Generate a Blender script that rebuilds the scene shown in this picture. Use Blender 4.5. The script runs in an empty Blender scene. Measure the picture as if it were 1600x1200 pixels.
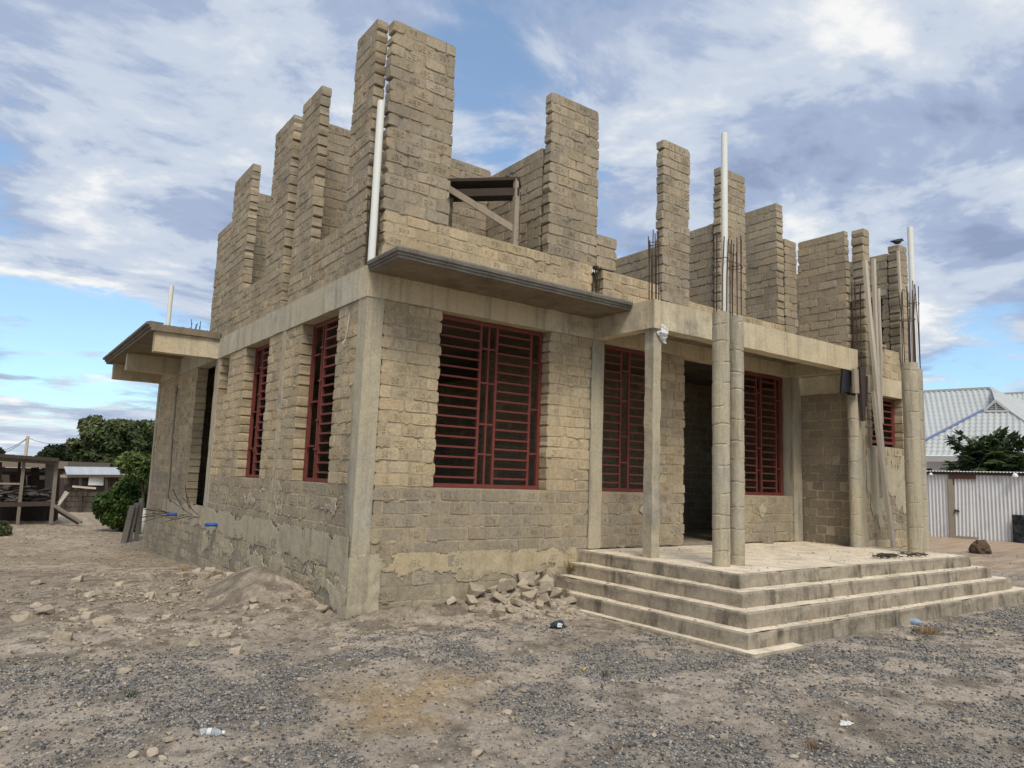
import bpy, bmesh, math, random
import numpy as np
from mathutils import Vector, Matrix, noise as mnoise
R = math.radians
rnd = random.Random(7)
scene = bpy.context.scene
COL = scene.collection

# ------------------------------------------------------------------ camera
FOC = 1124.95
YAW, PITCH, ROLL = R(36.0185), R(7.4185), R(2.0487)
CAM = Vector((-3.1996, -7.1206, 1.5))
_f = Vector((math.sin(YAW)*math.cos(PITCH), math.cos(YAW)*math.cos(PITCH), math.sin(PITCH)))
_r = Vector((math.cos(YAW), -math.sin(YAW), 0))
_u = _r.cross(_f)
_r2 = math.cos(ROLL)*_r + math.sin(ROLL)*_u
_u2 = -math.sin(ROLL)*_r + math.cos(ROLL)*_u
cd = bpy.data.cameras.new('camera')
cam = bpy.data.objects.new('camera', cd)
COL.objects.link(cam)
cd.sensor_width = 36
cd.lens = FOC/1600*36
cd.clip_end = 2000
mt = Matrix((_r2, _u2, -_f)).transposed().to_4x4()
mt.translation = CAM
cam.matrix_world = mt
scene.camera = cam

def far(u, v, d):
    """world point at horizontal distance d along the sight line of a photo point (site survey)"""
    r = _r2*((u-800)/FOC) + _u2*((600-v)/FOC) + _f
    r = r/math.hypot(r.x, r.y)
    return CAM + r*d

# ------------------------------------------------------------------ object helpers
def tag(o, label=None, cat=None, group=None, kind=None):
    if label: o['label'] = label
    if cat: o['category'] = cat
    if group: o['group'] = group
    if kind: o['kind'] = kind
    return o

def empty(name, loc=(0, 0, 0), rz=0.0):
    o = bpy.data.objects.new(name, None)
    o.location = loc
    o.rotation_euler.z = rz
    o.empty_display_size = 0.2
    COL.objects.link(o)
    return o

class MB:
    def __init__(s):
        s.v = []; s.f = []; s.c = []; s.col = (0.3, 0.3, 0.3); s.mi = []; s.m = 0
    def add(s, vs, fs, col=None):
        n = len(s.v)
        s.v.extend(vs)
        c = col or s.col
        s.c.extend([c]*len(vs))
        for f in fs:
            s.f.append([i+n for i in f]); s.mi.append(s.m)
        return n
    def box(s, a, b, col=None):
        x0, y0, z0 = a; x1, y1, z1 = b
        s.add([(x0,y0,z0),(x1,y0,z0),(x1,y1,z0),(x0,y1,z0),(x0,y0,z1),(x1,y0,z1),(x1,y1,z1),(x0,y1,z1)],
              [(0,3,2,1),(4,5,6,7),(0,1,5,4),(1,2,6,5),(2,3,7,6),(3,0,4,7)], col)
    def bar(s, p, q, w, h, up=(0, 0, 1), col=None, w2=None, h2=None):
        p = Vector(p); q = Vector(q); d = (q-p).normalized()
        up = Vector(up)
        if abs(d.dot(up)) > 0.95: up = Vector((0, 1, 0)) if abs(d.y) < .9 else Vector((1, 0, 0))
        x = d.cross(up).normalized(); y = x.cross(d)
        vs = []
        for c, ww, hh in ((p, w, h), (q, w2 or w, h2 or h)):
            for sx, sy in ((-1,-1),(1,-1),(1,1),(-1,1)):
                vs.append(tuple(c + x*sx*ww/2 + y*sy*hh/2))
        s.add(vs, [(0,1,2,3),(7,6,5,4),(0,4,5,1),(1,5,6,2),(2,6,7,3),(3,7,4,0)], col)
    def tube(s, pts, r, n=8, col=None, caps=True, r2=None, jit=0.0):
        pts = [Vector(p) for p in pts]
        m = len(pts); vs = []; fs = []
        px = None
        for i, p in enumerate(pts):
            d = (pts[min(i+1, m-1)] - pts[max(i-1, 0)]).normalized()
            if px is None:
                a = Vector((0, 0, 1)) if abs(d.z) < .9 else Vector((1, 0, 0))
                x = d.cross(a).normalized()
            else:
                x = (px - d*px.dot(d)).normalized()
            px = x; y = d.cross(x)
            rr = r if r2 is None else r + (r2-r)*i/max(1, m-1)
            if isinstance(r, (list, tuple)): rr = r[i]
            for k in range(n):
                a = 2*math.pi*k/n
                q = rr*(1 + (rnd.uniform(-jit, jit) if jit else 0))
                vs.append(tuple(p + x*math.cos(a)*q + y*math.sin(a)*q))
        for i in range(m-1):
            for k in range(n):
                fs.append((i*n+k, i*n+(k+1) % n, (i+1)*n+(k+1) % n, (i+1)*n+k))
        if caps:
            fs.append(tuple(range(n-1, -1, -1))); fs.append(tuple((m-1)*n+k for k in range(n)))
        s.add(vs, fs, col)
    def build(s, name, mats, parent=None, smooth=False, bevel=0.0, loc=None):
        me = bpy.data.meshes.new(name)
        vs = s.v
        if loc is not None:
            vs = [(v[0]-loc[0], v[1]-loc[1], v[2]-loc[2]) for v in s.v]
        me.from_pydata(vs, [], s.f)
        if not isinstance(mats, (list, tuple)): mats = [mats]
        for m in mats: me.materials.append(m)
        if len(mats) > 1: me.polygons.foreach_set('material_index', s.mi)
        at = me.color_attributes.new('Col', 'FLOAT_COLOR', 'POINT')
        ca = np.ones((len(s.v), 4), np.float32)
        ca[:, :3] = np.array(s.c, np.float32).reshape(-1, 3)
        at.data.foreach_set('color', ca.ravel())
        if smooth: me.polygons.foreach_set('use_smooth', [True]*len(me.polygons))
        me.update()
        o = bpy.data.objects.new(name, me)
        COL.objects.link(o)
        if parent: o.parent = parent
        if loc is not None: o.location = loc
        if bevel:
            b = o.modifiers.new('bevel', 'BEVEL'); b.width = bevel; b.segments = 2; b.limit_method = 'ANGLE'
        return o

# ------------------------------------------------------------------ materials
class NT:
    def __init__(s, name):
        s.mat = bpy.data.materials.new(name); s.mat.use_nodes = True
        s.t = s.mat.node_tree; s.t.nodes.clear()
        s.out = s.n('ShaderNodeOutputMaterial'); s.b = s.n('ShaderNodeBsdfPrincipled')
        s.t.links.new(s.b.outputs[0], s.out.inputs[0])
        s.b.inputs['Roughness'].default_value = .95
        s.b.inputs['Specular IOR Level'].default_value = .15
        s._co = None
    def n(s, t, **kw):
        x = s.t.nodes.new(t)
        for k, v in kw.items(): setattr(x, k, v)
        return x
    def l(s, a, b): s.t.links.new(a, b)
    def co(s):
        if s._co is None: s._co = s.n('ShaderNodeNewGeometry').outputs['Position']
        return s._co
    def noise(s, scale, detail=4, rough=.6, stretch=None, off=(0, 0, 0)):
        x = s.n('ShaderNodeTexNoise'); x.inputs['Scale'].default_value = scale
        x.inputs['Detail'].default_value = detail; x.inputs['Roughness'].default_value = rough
        src = s.co()
        if stretch or any(off):
            m = s.n('ShaderNodeMapping'); m.inputs['Scale'].default_value = stretch or (1, 1, 1)
            m.inputs['Location'].default_value = off
            s.l(src, m.inputs['Vector']); src = m.outputs[0]
        s.l(src, x.inputs['Vector'])
        return x.outputs['Fac']
    def ramp(s, src, stops):
        x = s.n('ShaderNodeValToRGB'); e = x.color_ramp.elements
        while len(e) < len(stops): e.new(.5)
        for i, (p, c) in enumerate(stops):
            e[i].position = p
            e[i].color = (c, c, c, 1) if isinstance(c, (int, float)) else (*c, 1)
        s.l(src, x.inputs[0]); return x.outputs[0]
    def mix(s, fac, a, b, mode='MIX'):
        x = s.n('ShaderNodeMix', data_type='RGBA', blend_type=mode)
        for sock, val in ((x.inputs[0], fac), (x.inputs[6], a), (x.inputs[7], b)):
            if isinstance(val, (int, float)): sock.default_value = val
            elif isinstance(val, tuple): sock.default_value = (*val, 1)
            else: s.l(val, sock)
        return x.outputs[2]
    def math(s, op, a, b=0.0):
        x = s.n('ShaderNodeMath', operation=op)
        for sock, val in ((x.inputs[0], a), (x.inputs[1], b)):
            if isinstance(val, (int, float)): sock.default_value = val
            else: s.l(val, sock)
        return x.outputs[0]
    def attr(s):
        x = s.n('ShaderNodeVertexColor', layer_name='Col'); return x.outputs[0]
    def bump(s, h, dist, strength=1.0, prev=None):
        x = s.n('ShaderNodeBump'); x.inputs['Distance'].default_value = dist
        x.inputs['Strength'].default_value = strength
        s.l(h, x.inputs['Height'])
        if prev: s.l(prev, x.inputs['Normal'])
        return x.outputs[0]
    def done(s, col, norm=None, rough=None):
        if isinstance(col, tuple): s.b.inputs['Base Color'].default_value = (*col, 1)
        else: s.l(col, s.b.inputs['Base Color'])
        if norm: s.l(norm, s.b.inputs['Normal'])
        if rough is not None: s.b.inputs['Roughness'].default_value = rough
        return s.mat

def mat_brick():
    t = NT('soil_block')
    c = t.mix(1.0, t.attr(), t.ramp(t.noise(23, 5, .7), [(.25, .66), (.5, 1.0), (.75, 1.22)]), 'MULTIPLY')
    c = t.mix(1.0, c, t.ramp(t.noise(1.3, 5, .6), [(.3, (.80, .79, .80)), (.55, (1.02, 1.01, .99)), (.75, (1.15, 1.12, 1.05))]), 'MULTIPLY')
    st = t.ramp(t.noise(1.0, 5, .65, (5, 5, .5)), [(.52, 0.0), (.75, .45)])
    c = t.mix(st, c, (.20, .175, .135))
    sm = t.ramp(t.noise(3.1, 6, .7, None, (4, 9, 2)), [(.60, 0.0), (.68, .35)])
    c = t.mix(sm, c, (.37, .325, .245))
    n = t.bump(t.noise(55, 6, .75), .012, .75)
    n = t.bump(t.noise(230, 3, .7), .004, .7, n)
    return t.done(c, n)

def mat_concrete(name, base, dark, streak=.5, pits=True, warm=None, st=(9, 9, .7)):
    t = NT(name)
    c = t.ramp(t.noise(3.2, 8, .7), [(.30, tuple(x*.58 for x in base)), (.47, base), (.68, tuple(min(1, x*1.28) for x in base))])
    if warm: c = t.mix(t.ramp(t.noise(.9, 4, .6, None, (3, 1, 7)), [(.36, 0.), (.54, .8)]), c, warm)
    s = t.ramp(t.noise(1.0, 6, .7, st), [(.50, 0.), (.70, streak)])
    c = t.mix(s, c, dark)
    c = t.mix(1.0, c, t.ramp(t.noise(45, 5, .75), [(.3, .78), (.5, 1.), (.7, 1.15)]), 'MULTIPLY')
    n = t.bump(t.noise(20, 6, .7), .012, .5)
    if pits:
        v = t.n('ShaderNodeTexVoronoi'); v.inputs['Scale'].default_value = 38; t.l(t.co(), v.inputs['Vector'])
        pm = t.ramp(v.outputs['Distance'], [(.06, 0.), (.2, 1.)])
        gate = t.ramp(t.noise(6, 3, .6), [(.5, 1.), (.62, 0.)])
        h = t.math('MAXIMUM', pm, gate)
        n = t.bump(h, .008, .6, n)
        c = t.mix(1.0, c, t.ramp(h, [(0., .6), (1., 1.)]), 'MULTIPLY')
    return t.done(c, n, .9)

def mat_attr(name, rough=.9, nscale=30, lo=.75, hi=1.2, bump=.004, spec=.15):
    t = NT(name)
    c = t.mix(1.0, t.attr(), t.ramp(t.noise(nscale, 5, .7), [(.3, lo), (.7, hi)]), 'MULTIPLY')
    t.b.inputs['Specular IOR Level'].default_value = spec
    return t.done(c, t.bump(t.noise(nscale*2, 4, .7), bump, .6), rough)

def mat_wood(name, a, b, dark=(.05, .04, .03)):
    t = NT(name)
    c = t.mix(t.noise(3, 5, .7, (6, 6, 2)), a, b)
    c = t.mix(t.ramp(t.noise(9, 5, .7, (6, 6, 1)), [(.52, 0.), (.75, .45)]), c, dark)
    return t.done(c, t.bump(t.noise(14, 5, .7, (8, 8, 1.5)), .006, .6), .85)

def mat_plain(name, col, rough=.5, spec=.4, var=.12, ns=12, metal=0.):
    t = NT(name)
    c = t.mix(t.noise(ns, 5, .65), tuple(x*(1-var) for x in col), tuple(min(1, x*(1+var)) for x in col))
    t.b.inputs['Specular IOR Level'].default_value = spec
    t.b.inputs['Metallic'].default_value = metal
    return t.done(c, None, rough)

M = {}
M['brick'] = mat_brick()
M['beam'] = mat_concrete('cast_beam_concrete', (.50, .435, .315), (.22, .185, .13), .6, True, (.53, .435, .275))
M['beam_grey'] = mat_concrete('weathered_beam_concrete', (.45, .415, .33), (.22, .20, .16), .65, True, (.46, .40, .28))
M['column'] = mat_concrete('column_concrete', (.355, .325, .262), (.17, .152, .12), .7, True, (.43, .37, .255))
M['soffit'] = mat_concrete('soffit_concrete', (.20, .165, .118), (.11, .092, .07), .4, False)  # underside shade put into the colour, darker than the beam concrete
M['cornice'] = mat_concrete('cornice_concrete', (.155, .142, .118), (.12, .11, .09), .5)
M['plinth'] = mat_concrete('plinth_render', (.34, .30, .225), (.14, .125, .10), .8, True, (.42, .34, .19))
M['step'] = mat_concrete('step_concrete', (.305, .26, .195), (.06, .052, .043), .9, True, None, (4.5, 4.5, 1.3))
M['tread'] = mat_concrete('pale_tread', (.63, .545, .42), (.42, .34, .245), .35, True)  # top faces, paler than the riser concrete
M['dust'] = mat_attr('dry_soil_dust', .97, 40, .8, 1.15, .004)
M['rock'] = mat_attr('broken_block_stone', .95, 26, .78, 1.18, .006)
M['gravel'] = mat_attr('crushed_gravel', .9, 60, .85, 1.12, .002)
M['steel'] = mat_plain('rusty_rebar', (.075, .048, .036), .8, .2, .4, 40)
M['redpaint'] = mat_plain('red_oxide_paint', (.165, .042, .032), .65, .25, .35, 9)
M['pvc'] = mat_plain('white_plastic', (.72, .72, .66), .4, .45, .06, 4)
M['bluepvc'] = mat_plain('blue_plastic', (.02, .09, .36), .45, .4, .2, 20)
M['wood'] = mat_wood('weathered_timber', (.40, .335, .25), (.26, .215, .16), (.09, .07, .055))
M['woodpale'] = mat_wood('pale_timber', (.60, .535, .43), (.45, .39, .305), (.22, .18, .14))
M['wooddark'] = mat_wood('dark_old_timber', (.085, .065, .052), (.045, .034, .028), (.015, .012, .01))
M['black'] = mat_plain('black_plastic', (.012, .012, .013), .45, .4, .3, 20)
M['leaf'] = None

def mat_leaf(name):
    t = NT(name)
    c = t.mix(1.0, t.attr(), t.ramp(t.noise(2.2, 4, .6), [(.3, .7), (.7, 1.3)]), 'MULTIPLY')
    t.l(c, t.b.inputs['Base Color'])
    t.b.inputs['Roughness'].default_value = .6; t.b.inputs['Specular IOR Level'].default_value = .25
    tr = t.n('ShaderNodeBsdfTranslucent'); t.l(c, tr.inputs[0])
    mx = t.n('ShaderNodeMixShader'); mx.inputs[0].default_value = .25
    t.l(t.b.outputs[0], mx.inputs[1]); t.l(tr.outputs[0], mx.inputs[2]); t.l(mx.outputs[0], t.out.inputs[0])
    return t.mat
M['leaf'] = mat_leaf('leaf_green')

# ------------------------------------------------------------------ ground shape
def S(x, a, b):
    t = np.clip((np.asarray(x, float)-a)/(b-a), 0, 1); return t*t*(3-2*t)

_perm = np.random.RandomState(3).rand(256, 256)
def vnoise(x, y):
    x = np.asarray(x, float); y = np.asarray(y, float)
    xi = np.floor(x).astype(int); yi = np.floor(y).astype(int)
    fx = x-xi; fy = y-yi; fx = fx*fx*(3-2*fx); fy = fy*fy*(3-2*fy)
    g = lambda a, b: _perm[a % 256, b % 256]
    return (g(xi, yi)*(1-fx)+g(xi+1, yi)*fx)*(1-fy) + (g(xi, yi+1)*(1-fx)+g(xi+1, yi+1)*fx)*fy
def fbm(x, y, o=4, s=1.0):
    t = 0; a = .5; n = 0
    for i in range(o):
        t = t + a*vnoise(x*s+17.3*i, y*s-9.1*i); n += a; a *= .55; s *= 2.07
    return t/n

def gz(x, y, fine=True):
    x = np.asarray(x, float); y = np.asarray(y, float)
    z = -.35*S(y, 0, 11)*(1-S(x, 2, 13)) + .17*S(x, 9, 22) - .05*S(-y, 3.0, 6)*0
    # soil banked against the walls, the dirt mound and the rubble spread beside the side wall
    z = z + .10*np.exp(-((y+.05)/.30)**2)*S(x, -.2, .5)*(1-S(x, 2.6, 3.2))
    z = z + .13*np.exp(-(((x-2.15)/.75)**2 + ((y+.25)/.42)**2))
    z = z + .36*np.exp(-(((x+.45)/.50)**2 + ((y-1.55)/.75)**2))
    z = z + .14*np.exp(-(((x+.75)/.75)**2 + ((y-3.4)/1.3)**2))
    z = z + .06*np.exp(-(((x+1.9)/.8)**2 + ((y-1.3)/1.4)**2))
    z = z + .035*(fbm(x, y, 3, .8)-.5)
    if fine:
        r = fbm(x+40, y, 3, 5.0)-.5
        z = z + .045*r*(.5+.8*np.exp(-(((x+1.2)/1.6)**2+((y-2.0)/2.6)**2)))
        z = z + .022*(fbm(x, y+30, 3, 17)-.5)
    return z
def G(x, y): return float(gz(np.array([x]), np.array([y]))[0])

def gravel_mask(x, y):
    b = S(-(y + .85 + .16*x*(x < 0) + .50*S(x, 1.2, 2.6)*2.2), -.25, .55)     # gravel lies in front of the house
    n = fbm(x, y, 4, 1.15)
    n2 = fbm(x+60, y-11, 4, 3.3)
    m = b*np.clip(S(n, .35, .56)*1.25*S(n2, .33, .55)*(.35+.65*S(fbm(x-7, y+70, 2, 13.), .3, .6)) + .08, 0, 1)
    sand = np.exp(-(((x+.45)/.60)**2 + ((y+2.50)/.34)**2)) + .8*np.exp(-(((x+.95)/.30)**2 + ((y+2.95)/.22)**2)) + .6*np.exp(-(((x-.2)/.5)**2+((y+3.6)/.12)**2))
    m = m*(1-np.clip(1.25*sand, 0, 1))
    right = S(x, 8.5, 11)*S(-(y-1.0), -1, .5)*S(n, .46, .60)*.6
    return np.clip(np.maximum(m*(1-.75*S(x, 11, 18)), right*(1-S(x, 16, 22))), 0, 1)

def make_ground():
    def axis(fine, lo, hi, step, grow):
        a = list(np.arange(fine[0], fine[1], step))
        p = fine[1]; st = step; r = []
        while p < hi: r.append(p); st *= grow; p += st
        r.append(hi)
        p = fine[0]; st = step; l = []
        while p > lo: st *= grow; p -= st; l.append(max(p, lo))
        return np.array(l[::-1]+a+r)
    xs = axis((-4.2, 9.5), -500, 700, .032, 1.09)
    ys = axis((-5.8, 12.5), -400, 800, .036, 1.09)
    X, Y = np.meshgrid(xs, ys)
    Z = gz(X, Y)
    m = gravel_mask(X, Y)
    n1 = fbm(X, Y, 4, .9); n2 = fbm(X-20, Y+7, 4, 6.0); n3 = fbm(X+3, Y-50, 3, 24)
    dirt = np.stack([.355+0*X, .296+0*X, .226+0*X], -1)
    pale = np.array([.52, .44, .35]); brown = np.array([.20, .163, .123]); orange = np.array([.48, .345, .195])
    a = S(n1, .42, .62)[..., None]; dirt = dirt*(1-a)+pale*a
    a = (.85*S(n2, .47, .64))[..., None]; dirt = dirt*(1-a)+brown*a
    o = np.exp(-(((X+.45)/.75)**2 + ((Y+2.5)/.42)**2)) + .9*np.exp(-(((X+.95)/.42)**2 + ((Y+2.95)/.3)**2))
    a = np.clip(o*.75, 0, .8)[..., None]; dirt = dirt*(1-a)+orange*a
    far_r = (S(X, 11, 15)*.8)[..., None]; dirt = dirt*(1-far_r)+np.array([.44, .315, .21])*far_r
    farl = (S(Y, 5, 9)*(1-S(X, 6, 10))*.6)[..., None]; dirt = dirt*(1-farl)+np.array([.35, .275, .19])*farl
    gcol = np.array([.25, .235, .212])
    a = (np.clip(m, 0, 1)*.62)[..., None]; dirt = dirt*(1-a)+gcol*a
    sp = ((1-S(fbm(X+60, Y-11, 4, 3.3), .36, .54))*S(-Y, .6, 1.6)*.65)[..., None]; dirt = dirt*(1-sp)+np.array([.49, .415, .335])*sp
    dirt *= (.58+.80*n3)[..., None]
    ny, nx = X.shape
    me = bpy.data.meshes.new('ground')
    v = np.stack([X, Y, Z], -1).reshape(-1, 3)
    i = np.arange(nx*ny).reshape(ny, nx)
    q = np.stack([i[:-1, :-1], i[:-1, 1:], i[1:, 1:], i[1:, :-1]], -1).reshape(-1, 4)
    me.vertices.add(len(v)); me.vertices.foreach_set('co', v.ravel())
    me.loops.add(q.size); me.loops.foreach_set('vertex_index', q.ravel())
    me.polygons.add(len(q)); me.polygons.foreach_set('loop_start', np.arange(0, q.size, 4))
    me.polygons.foreach_set('use_smooth', np.ones(len(q), bool))
    at = me.color_attributes.new('Col', 'FLOAT_COLOR', 'POINT')
    c = np.ones((len(v), 4), np.float32); c[:, :3] = dirt.reshape(-1, 3); at.data.foreach_set('color', c.ravel())
    me.update(calc_edges=True); me.validate()
    t = NT('dry_ground')
    cc = t.mix(1.0, t.attr(), t.ramp(t.noise(38, 6, .75), [(.28, .60), (.5, 1.), (.72, 1.28)]), 'MULTIPLY')
    cc = t.mix(1.0, cc, t.ramp(t.noise(150, 3, .7), [(.3, .72), (.7, 1.25)]), 'MULTIPLY')
    nn = t.bump(t.noise(26, 6, .75), .03, .8); nn = t.bump(t.noise(120, 4, .7), .010, .9, nn)
    me.materials.append(t.done(cc, nn))
    o = bpy.data.objects.new('ground', me); COL.objects.link(o)
    tag(o, kind='structure', label='dry sandy building plot with patches of grey gravel')
make_ground()

def make_gravel():
    rs = np.random.RandomState(11)
    N = 700000
    # more stones where they are seen largest
    x = rs.uniform(-4.2, 9.5, N); y = rs.uniform(-5.8, 1.0, N)
    d = np.hypot(x-CAM.x, y-CAM.y)
    keep = (rs.rand(N) < gravel_mask(x, y)*.95+.03) & (rs.rand(N) < np.clip(4.0/d, .25, 1)) & (d > 2.0)
    keep &= ~((y > -.05) & (x > -.05)) & ~((x > 2.6) & (y > -3.05)) & ~((x > 2.4) & (x < 3.4) & (y > -3.15))
    x = x[keep]; y = y[keep]; d = d[keep]
    xr = rs.uniform(9.2, 17, 9000); yr = rs.uniform(-8, 1.5, 9000)
    k2 = rs.rand(9000) < gravel_mask(xr, yr)
    x = np.r_[x, xr[k2]]; y = np.r_[y, yr[k2]]; d = np.hypot(x-CAM.x, y-CAM.y)
    n = len(x)
    sz = (.0032 + .0098*rs.rand(n)**2.8)*(1+.05*np.clip(d-4, 0, 8))
    base = np.array([[1,0,0],[-.5,.87,0],[-.5,-.87,0],[.5,.5,.75],[-.6,.25,.7],[.15,-.6,.8],[0,0,-.7]])
    fs = np.array([[3,4,5],[0,1,3],[1,4,3],[1,2,4],[2,5,4],[2,0,5],[0,3,5],[0,6,1],[1,6,2],[2,6,0]])
    B = base[None]*(1+rs.uniform(-.35, .35, (n, 7, 3)))
    a = rs.rand(n)*6.283; c, s = np.cos(a), np.sin(a)
    P = np.empty_like(B)
    P[..., 0] = B[..., 0]*c[:, None]-B[..., 1]*s[:, None]; P[..., 1] = B[..., 0]*s[:, None]+B[..., 1]*c[:, None]
    P[..., 2] = B[..., 2]*rs.uniform(.6, 1.0, (n, 1))
    P *= sz[:, None, None]
    P[..., 0] += x[:, None]; P[..., 1] += y[:, None]; P[..., 2] += (gz(x, y)+.15*sz)[:, None]
    v = P.reshape(-1, 3); q = (fs[None]+7*np.arange(n)[:, None, None]).reshape(-1, 3)
    me = bpy.data.meshes.new('gravel')
    me.vertices.add(len(v)); me.vertices.foreach_set('co', v.ravel())
    me.loops.add(q.size); me.loops.foreach_set('vertex_index', q.ravel())
    me.polygons.add(len(q)); me.polygons.foreach_set('loop_start', np.arange(0, q.size, 3))
    g = rs.rand(n); col = np.stack([.072+.255*g**1.6, .071+.243*g**1.6, .072+.226*g**1.6], -1)
    tan = rs.rand(n) < .24; col[tan] = np.array([.36, .315, .255])*(.7+.5*rs.rand(tan.sum(), 1))
    col = np.repeat(col, 7, 0)
    at = me.color_attributes.new('Col', 'FLOAT_COLOR', 'POINT')
    cc = np.ones((len(v), 4), np.float32); cc[:, :3] = col; at.data.foreach_set('color', cc.ravel())
    me.update(calc_edges=True)
    me.materials.append(M['gravel'])
    o = bpy.data.objects.new('gravel', me); COL.objects.link(o)
    tag(o, 'blue grey crushed gravel strewn over the dry soil', 'gravel', None, 'stuff')
    print('gravel stones', n)
make_gravel()

def make_chips():
    rs = np.random.RandomState(23); N = 60000
    x = rs.uniform(-4.0, 2.9, N); y = rs.uniform(-4.5, 16, N)
    w = .9*np.exp(-(((x+1.2)/1.5)**2+((y-1.6)/2.3)**2)) + .8*np.exp(-(((x-1.9)/.8)**2+((y+.6)/.4)**2)) + .16
    k = (rs.rand(N) < w*S(fbm(x, y+9, 3, 1.7), .25, .6)*1.3) & ~((x > -.06) & (y > -.06)) & ~((x > 2.35) & (y > -3.2)) & (np.hypot((x+.45)/.55, (y-1.5)/.75) > 1) & (np.hypot(x-CAM.x, y-CAM.y) > 2.2)
    x = x[k]; y = y[k]; n = len(x)
    sz = .006+.024*rs.rand(n)**3.4
    base = np.array([[1,0,0],[-.5,.87,0],[-.5,-.87,0],[.5,.5,.75],[-.6,.25,.7],[.15,-.6,.8],[0,0,-.7]])
    fs = np.array([[3,4,5],[0,1,3],[1,4,3],[1,2,4],[2,5,4],[2,0,5],[0,3,5],[0,6,1],[1,6,2],[2,6,0]])
    B = base[None]*(1+rs.uniform(-.35, .35, (n, 7, 3))); a = rs.rand(n)*6.283; c, s_ = np.cos(a), np.sin(a)
    P = np.empty_like(B); P[..., 0] = B[..., 0]*c[:, None]-B[..., 1]*s_[:, None]; P[..., 1] = B[..., 0]*s_[:, None]+B[..., 1]*c[:, None]; P[..., 2] = B[..., 2]*rs.uniform(.5, .9, (n, 1))
    P *= sz[:, None, None]; P[..., 0] += x[:, None]; P[..., 1] += y[:, None]; P[..., 2] += (gz(x, y)+.1*sz)[:, None]
    q = (fs[None]+7*np.arange(n)[:, None, None]).reshape(-1, 3); mb = MB()
    mb.v = P.reshape(-1, 3).tolist(); mb.f = q.tolist()
    g = rs.rand(n, 1); c0 = np.array([.37, .31, .235])*(.5+.68*g); mb.c = np.repeat(c0, 7, 0).tolist()
    o = mb.build('rubble_chips', M['rock']); tag(o, 'fine tan chips of broken block spread over the bare soil', 'rubble', None, 'stuff')
make_chips()

# ------------------------------------------------------------------ block walls
LET = {'P': [[(0,0),(0,1),(.7,1),(.9,.75),(.7,.5),(0,.5)]], 'R': [[(0,0),(0,1),(.7,1),(.9,.75),(.7,.5),(0,.5)], [(.4,.5),(.9,0)]],
       'M': [[(0,0),(.1,1),(.5,.3),(.9,1),(1,0)]], 'C': [[(.9,.85),(.5,1),(.1,.7),(.1,.3),(.5,0),(.9,.15)]], 'V': [[(0,1),(.5,0),(1,1)]],
       'A': [[(0,0),(.5,1),(1,0)], [(.22,.4),(.78,.4)]], 'D': [[(0,0),(0,1),(.6,1),(.95,.6),(.95,.4),(.6,0),(0,0)]], 'W': [[(0,1),(.25,0),(.5,.7),(.75,0),(1,1)]],
       'B': [[(0,0),(0,1),(.65,1),(.8,.78),(.6,.52),(0,.52)], [(.6,.52),(.9,.27),(.65,0),(0,0)]], 'J': [[(.8,1),(.8,.25),(.5,0),(.15,.2)]],
       'E': [[(.85,1),(0,1),(0,0),(.85,0)], [(0,.5),(.6,.5)]], '1': [[(.3,.8),(.5,1),(.5,0)]]}
Zv = Vector((0, 0, 1))

def letters(mb, O, T, N, cu, cz, word, h, col):
    """relief letters on a block face; T = reading direction"""
    w = h*.62; gap = h*.30
    tot = len(word)*w+(len(word)-1)*gap
    ang = rnd.uniform(-.07, .07)
    for i, ch in enumerate(word):
        x0 = -tot/2+i*(w+gap)
        for pl in LET[ch]:
            if rnd.random() < .12: continue
            for (ax, ay), (bx, by) in zip(pl[:-1], pl[1:]):
                p = (x0+ax*w, (ay-.5)*h); q = (x0+bx*w, (by-.5)*h)
                dx, dz = q[0]-p[0], q[1]-p[1]; L = math.hypot(dx, dz)
                if L < 1e-5: continue
                ox, oz = -dz/L*.0050, dx/L*.0050
                ex, ez = dx/L*.003, dz/L*.003
                vs = []
                for hh, sc in ((-.004, 1.0), (.0050, .5)):
                    for (a, b) in ((p[0]-ex+ox*sc, p[1]-ez+oz*sc), (p[0]-ex-ox*sc, p[1]-ez-oz*sc), (q[0]+ex-ox*sc, q[1]+ez-oz*sc), (q[0]+ex+ox*sc, q[1]+ez+oz*sc)):
                        vs.append(tuple(O + T*(cu+a) + Zv*(cz+b+a*ang) + N*hh))
                mb.add(vs, [(4,5,6,7),(0,1,5,4),(1,2,6,5),(2,3,7,6),(3,0,4,7)], col)

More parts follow.
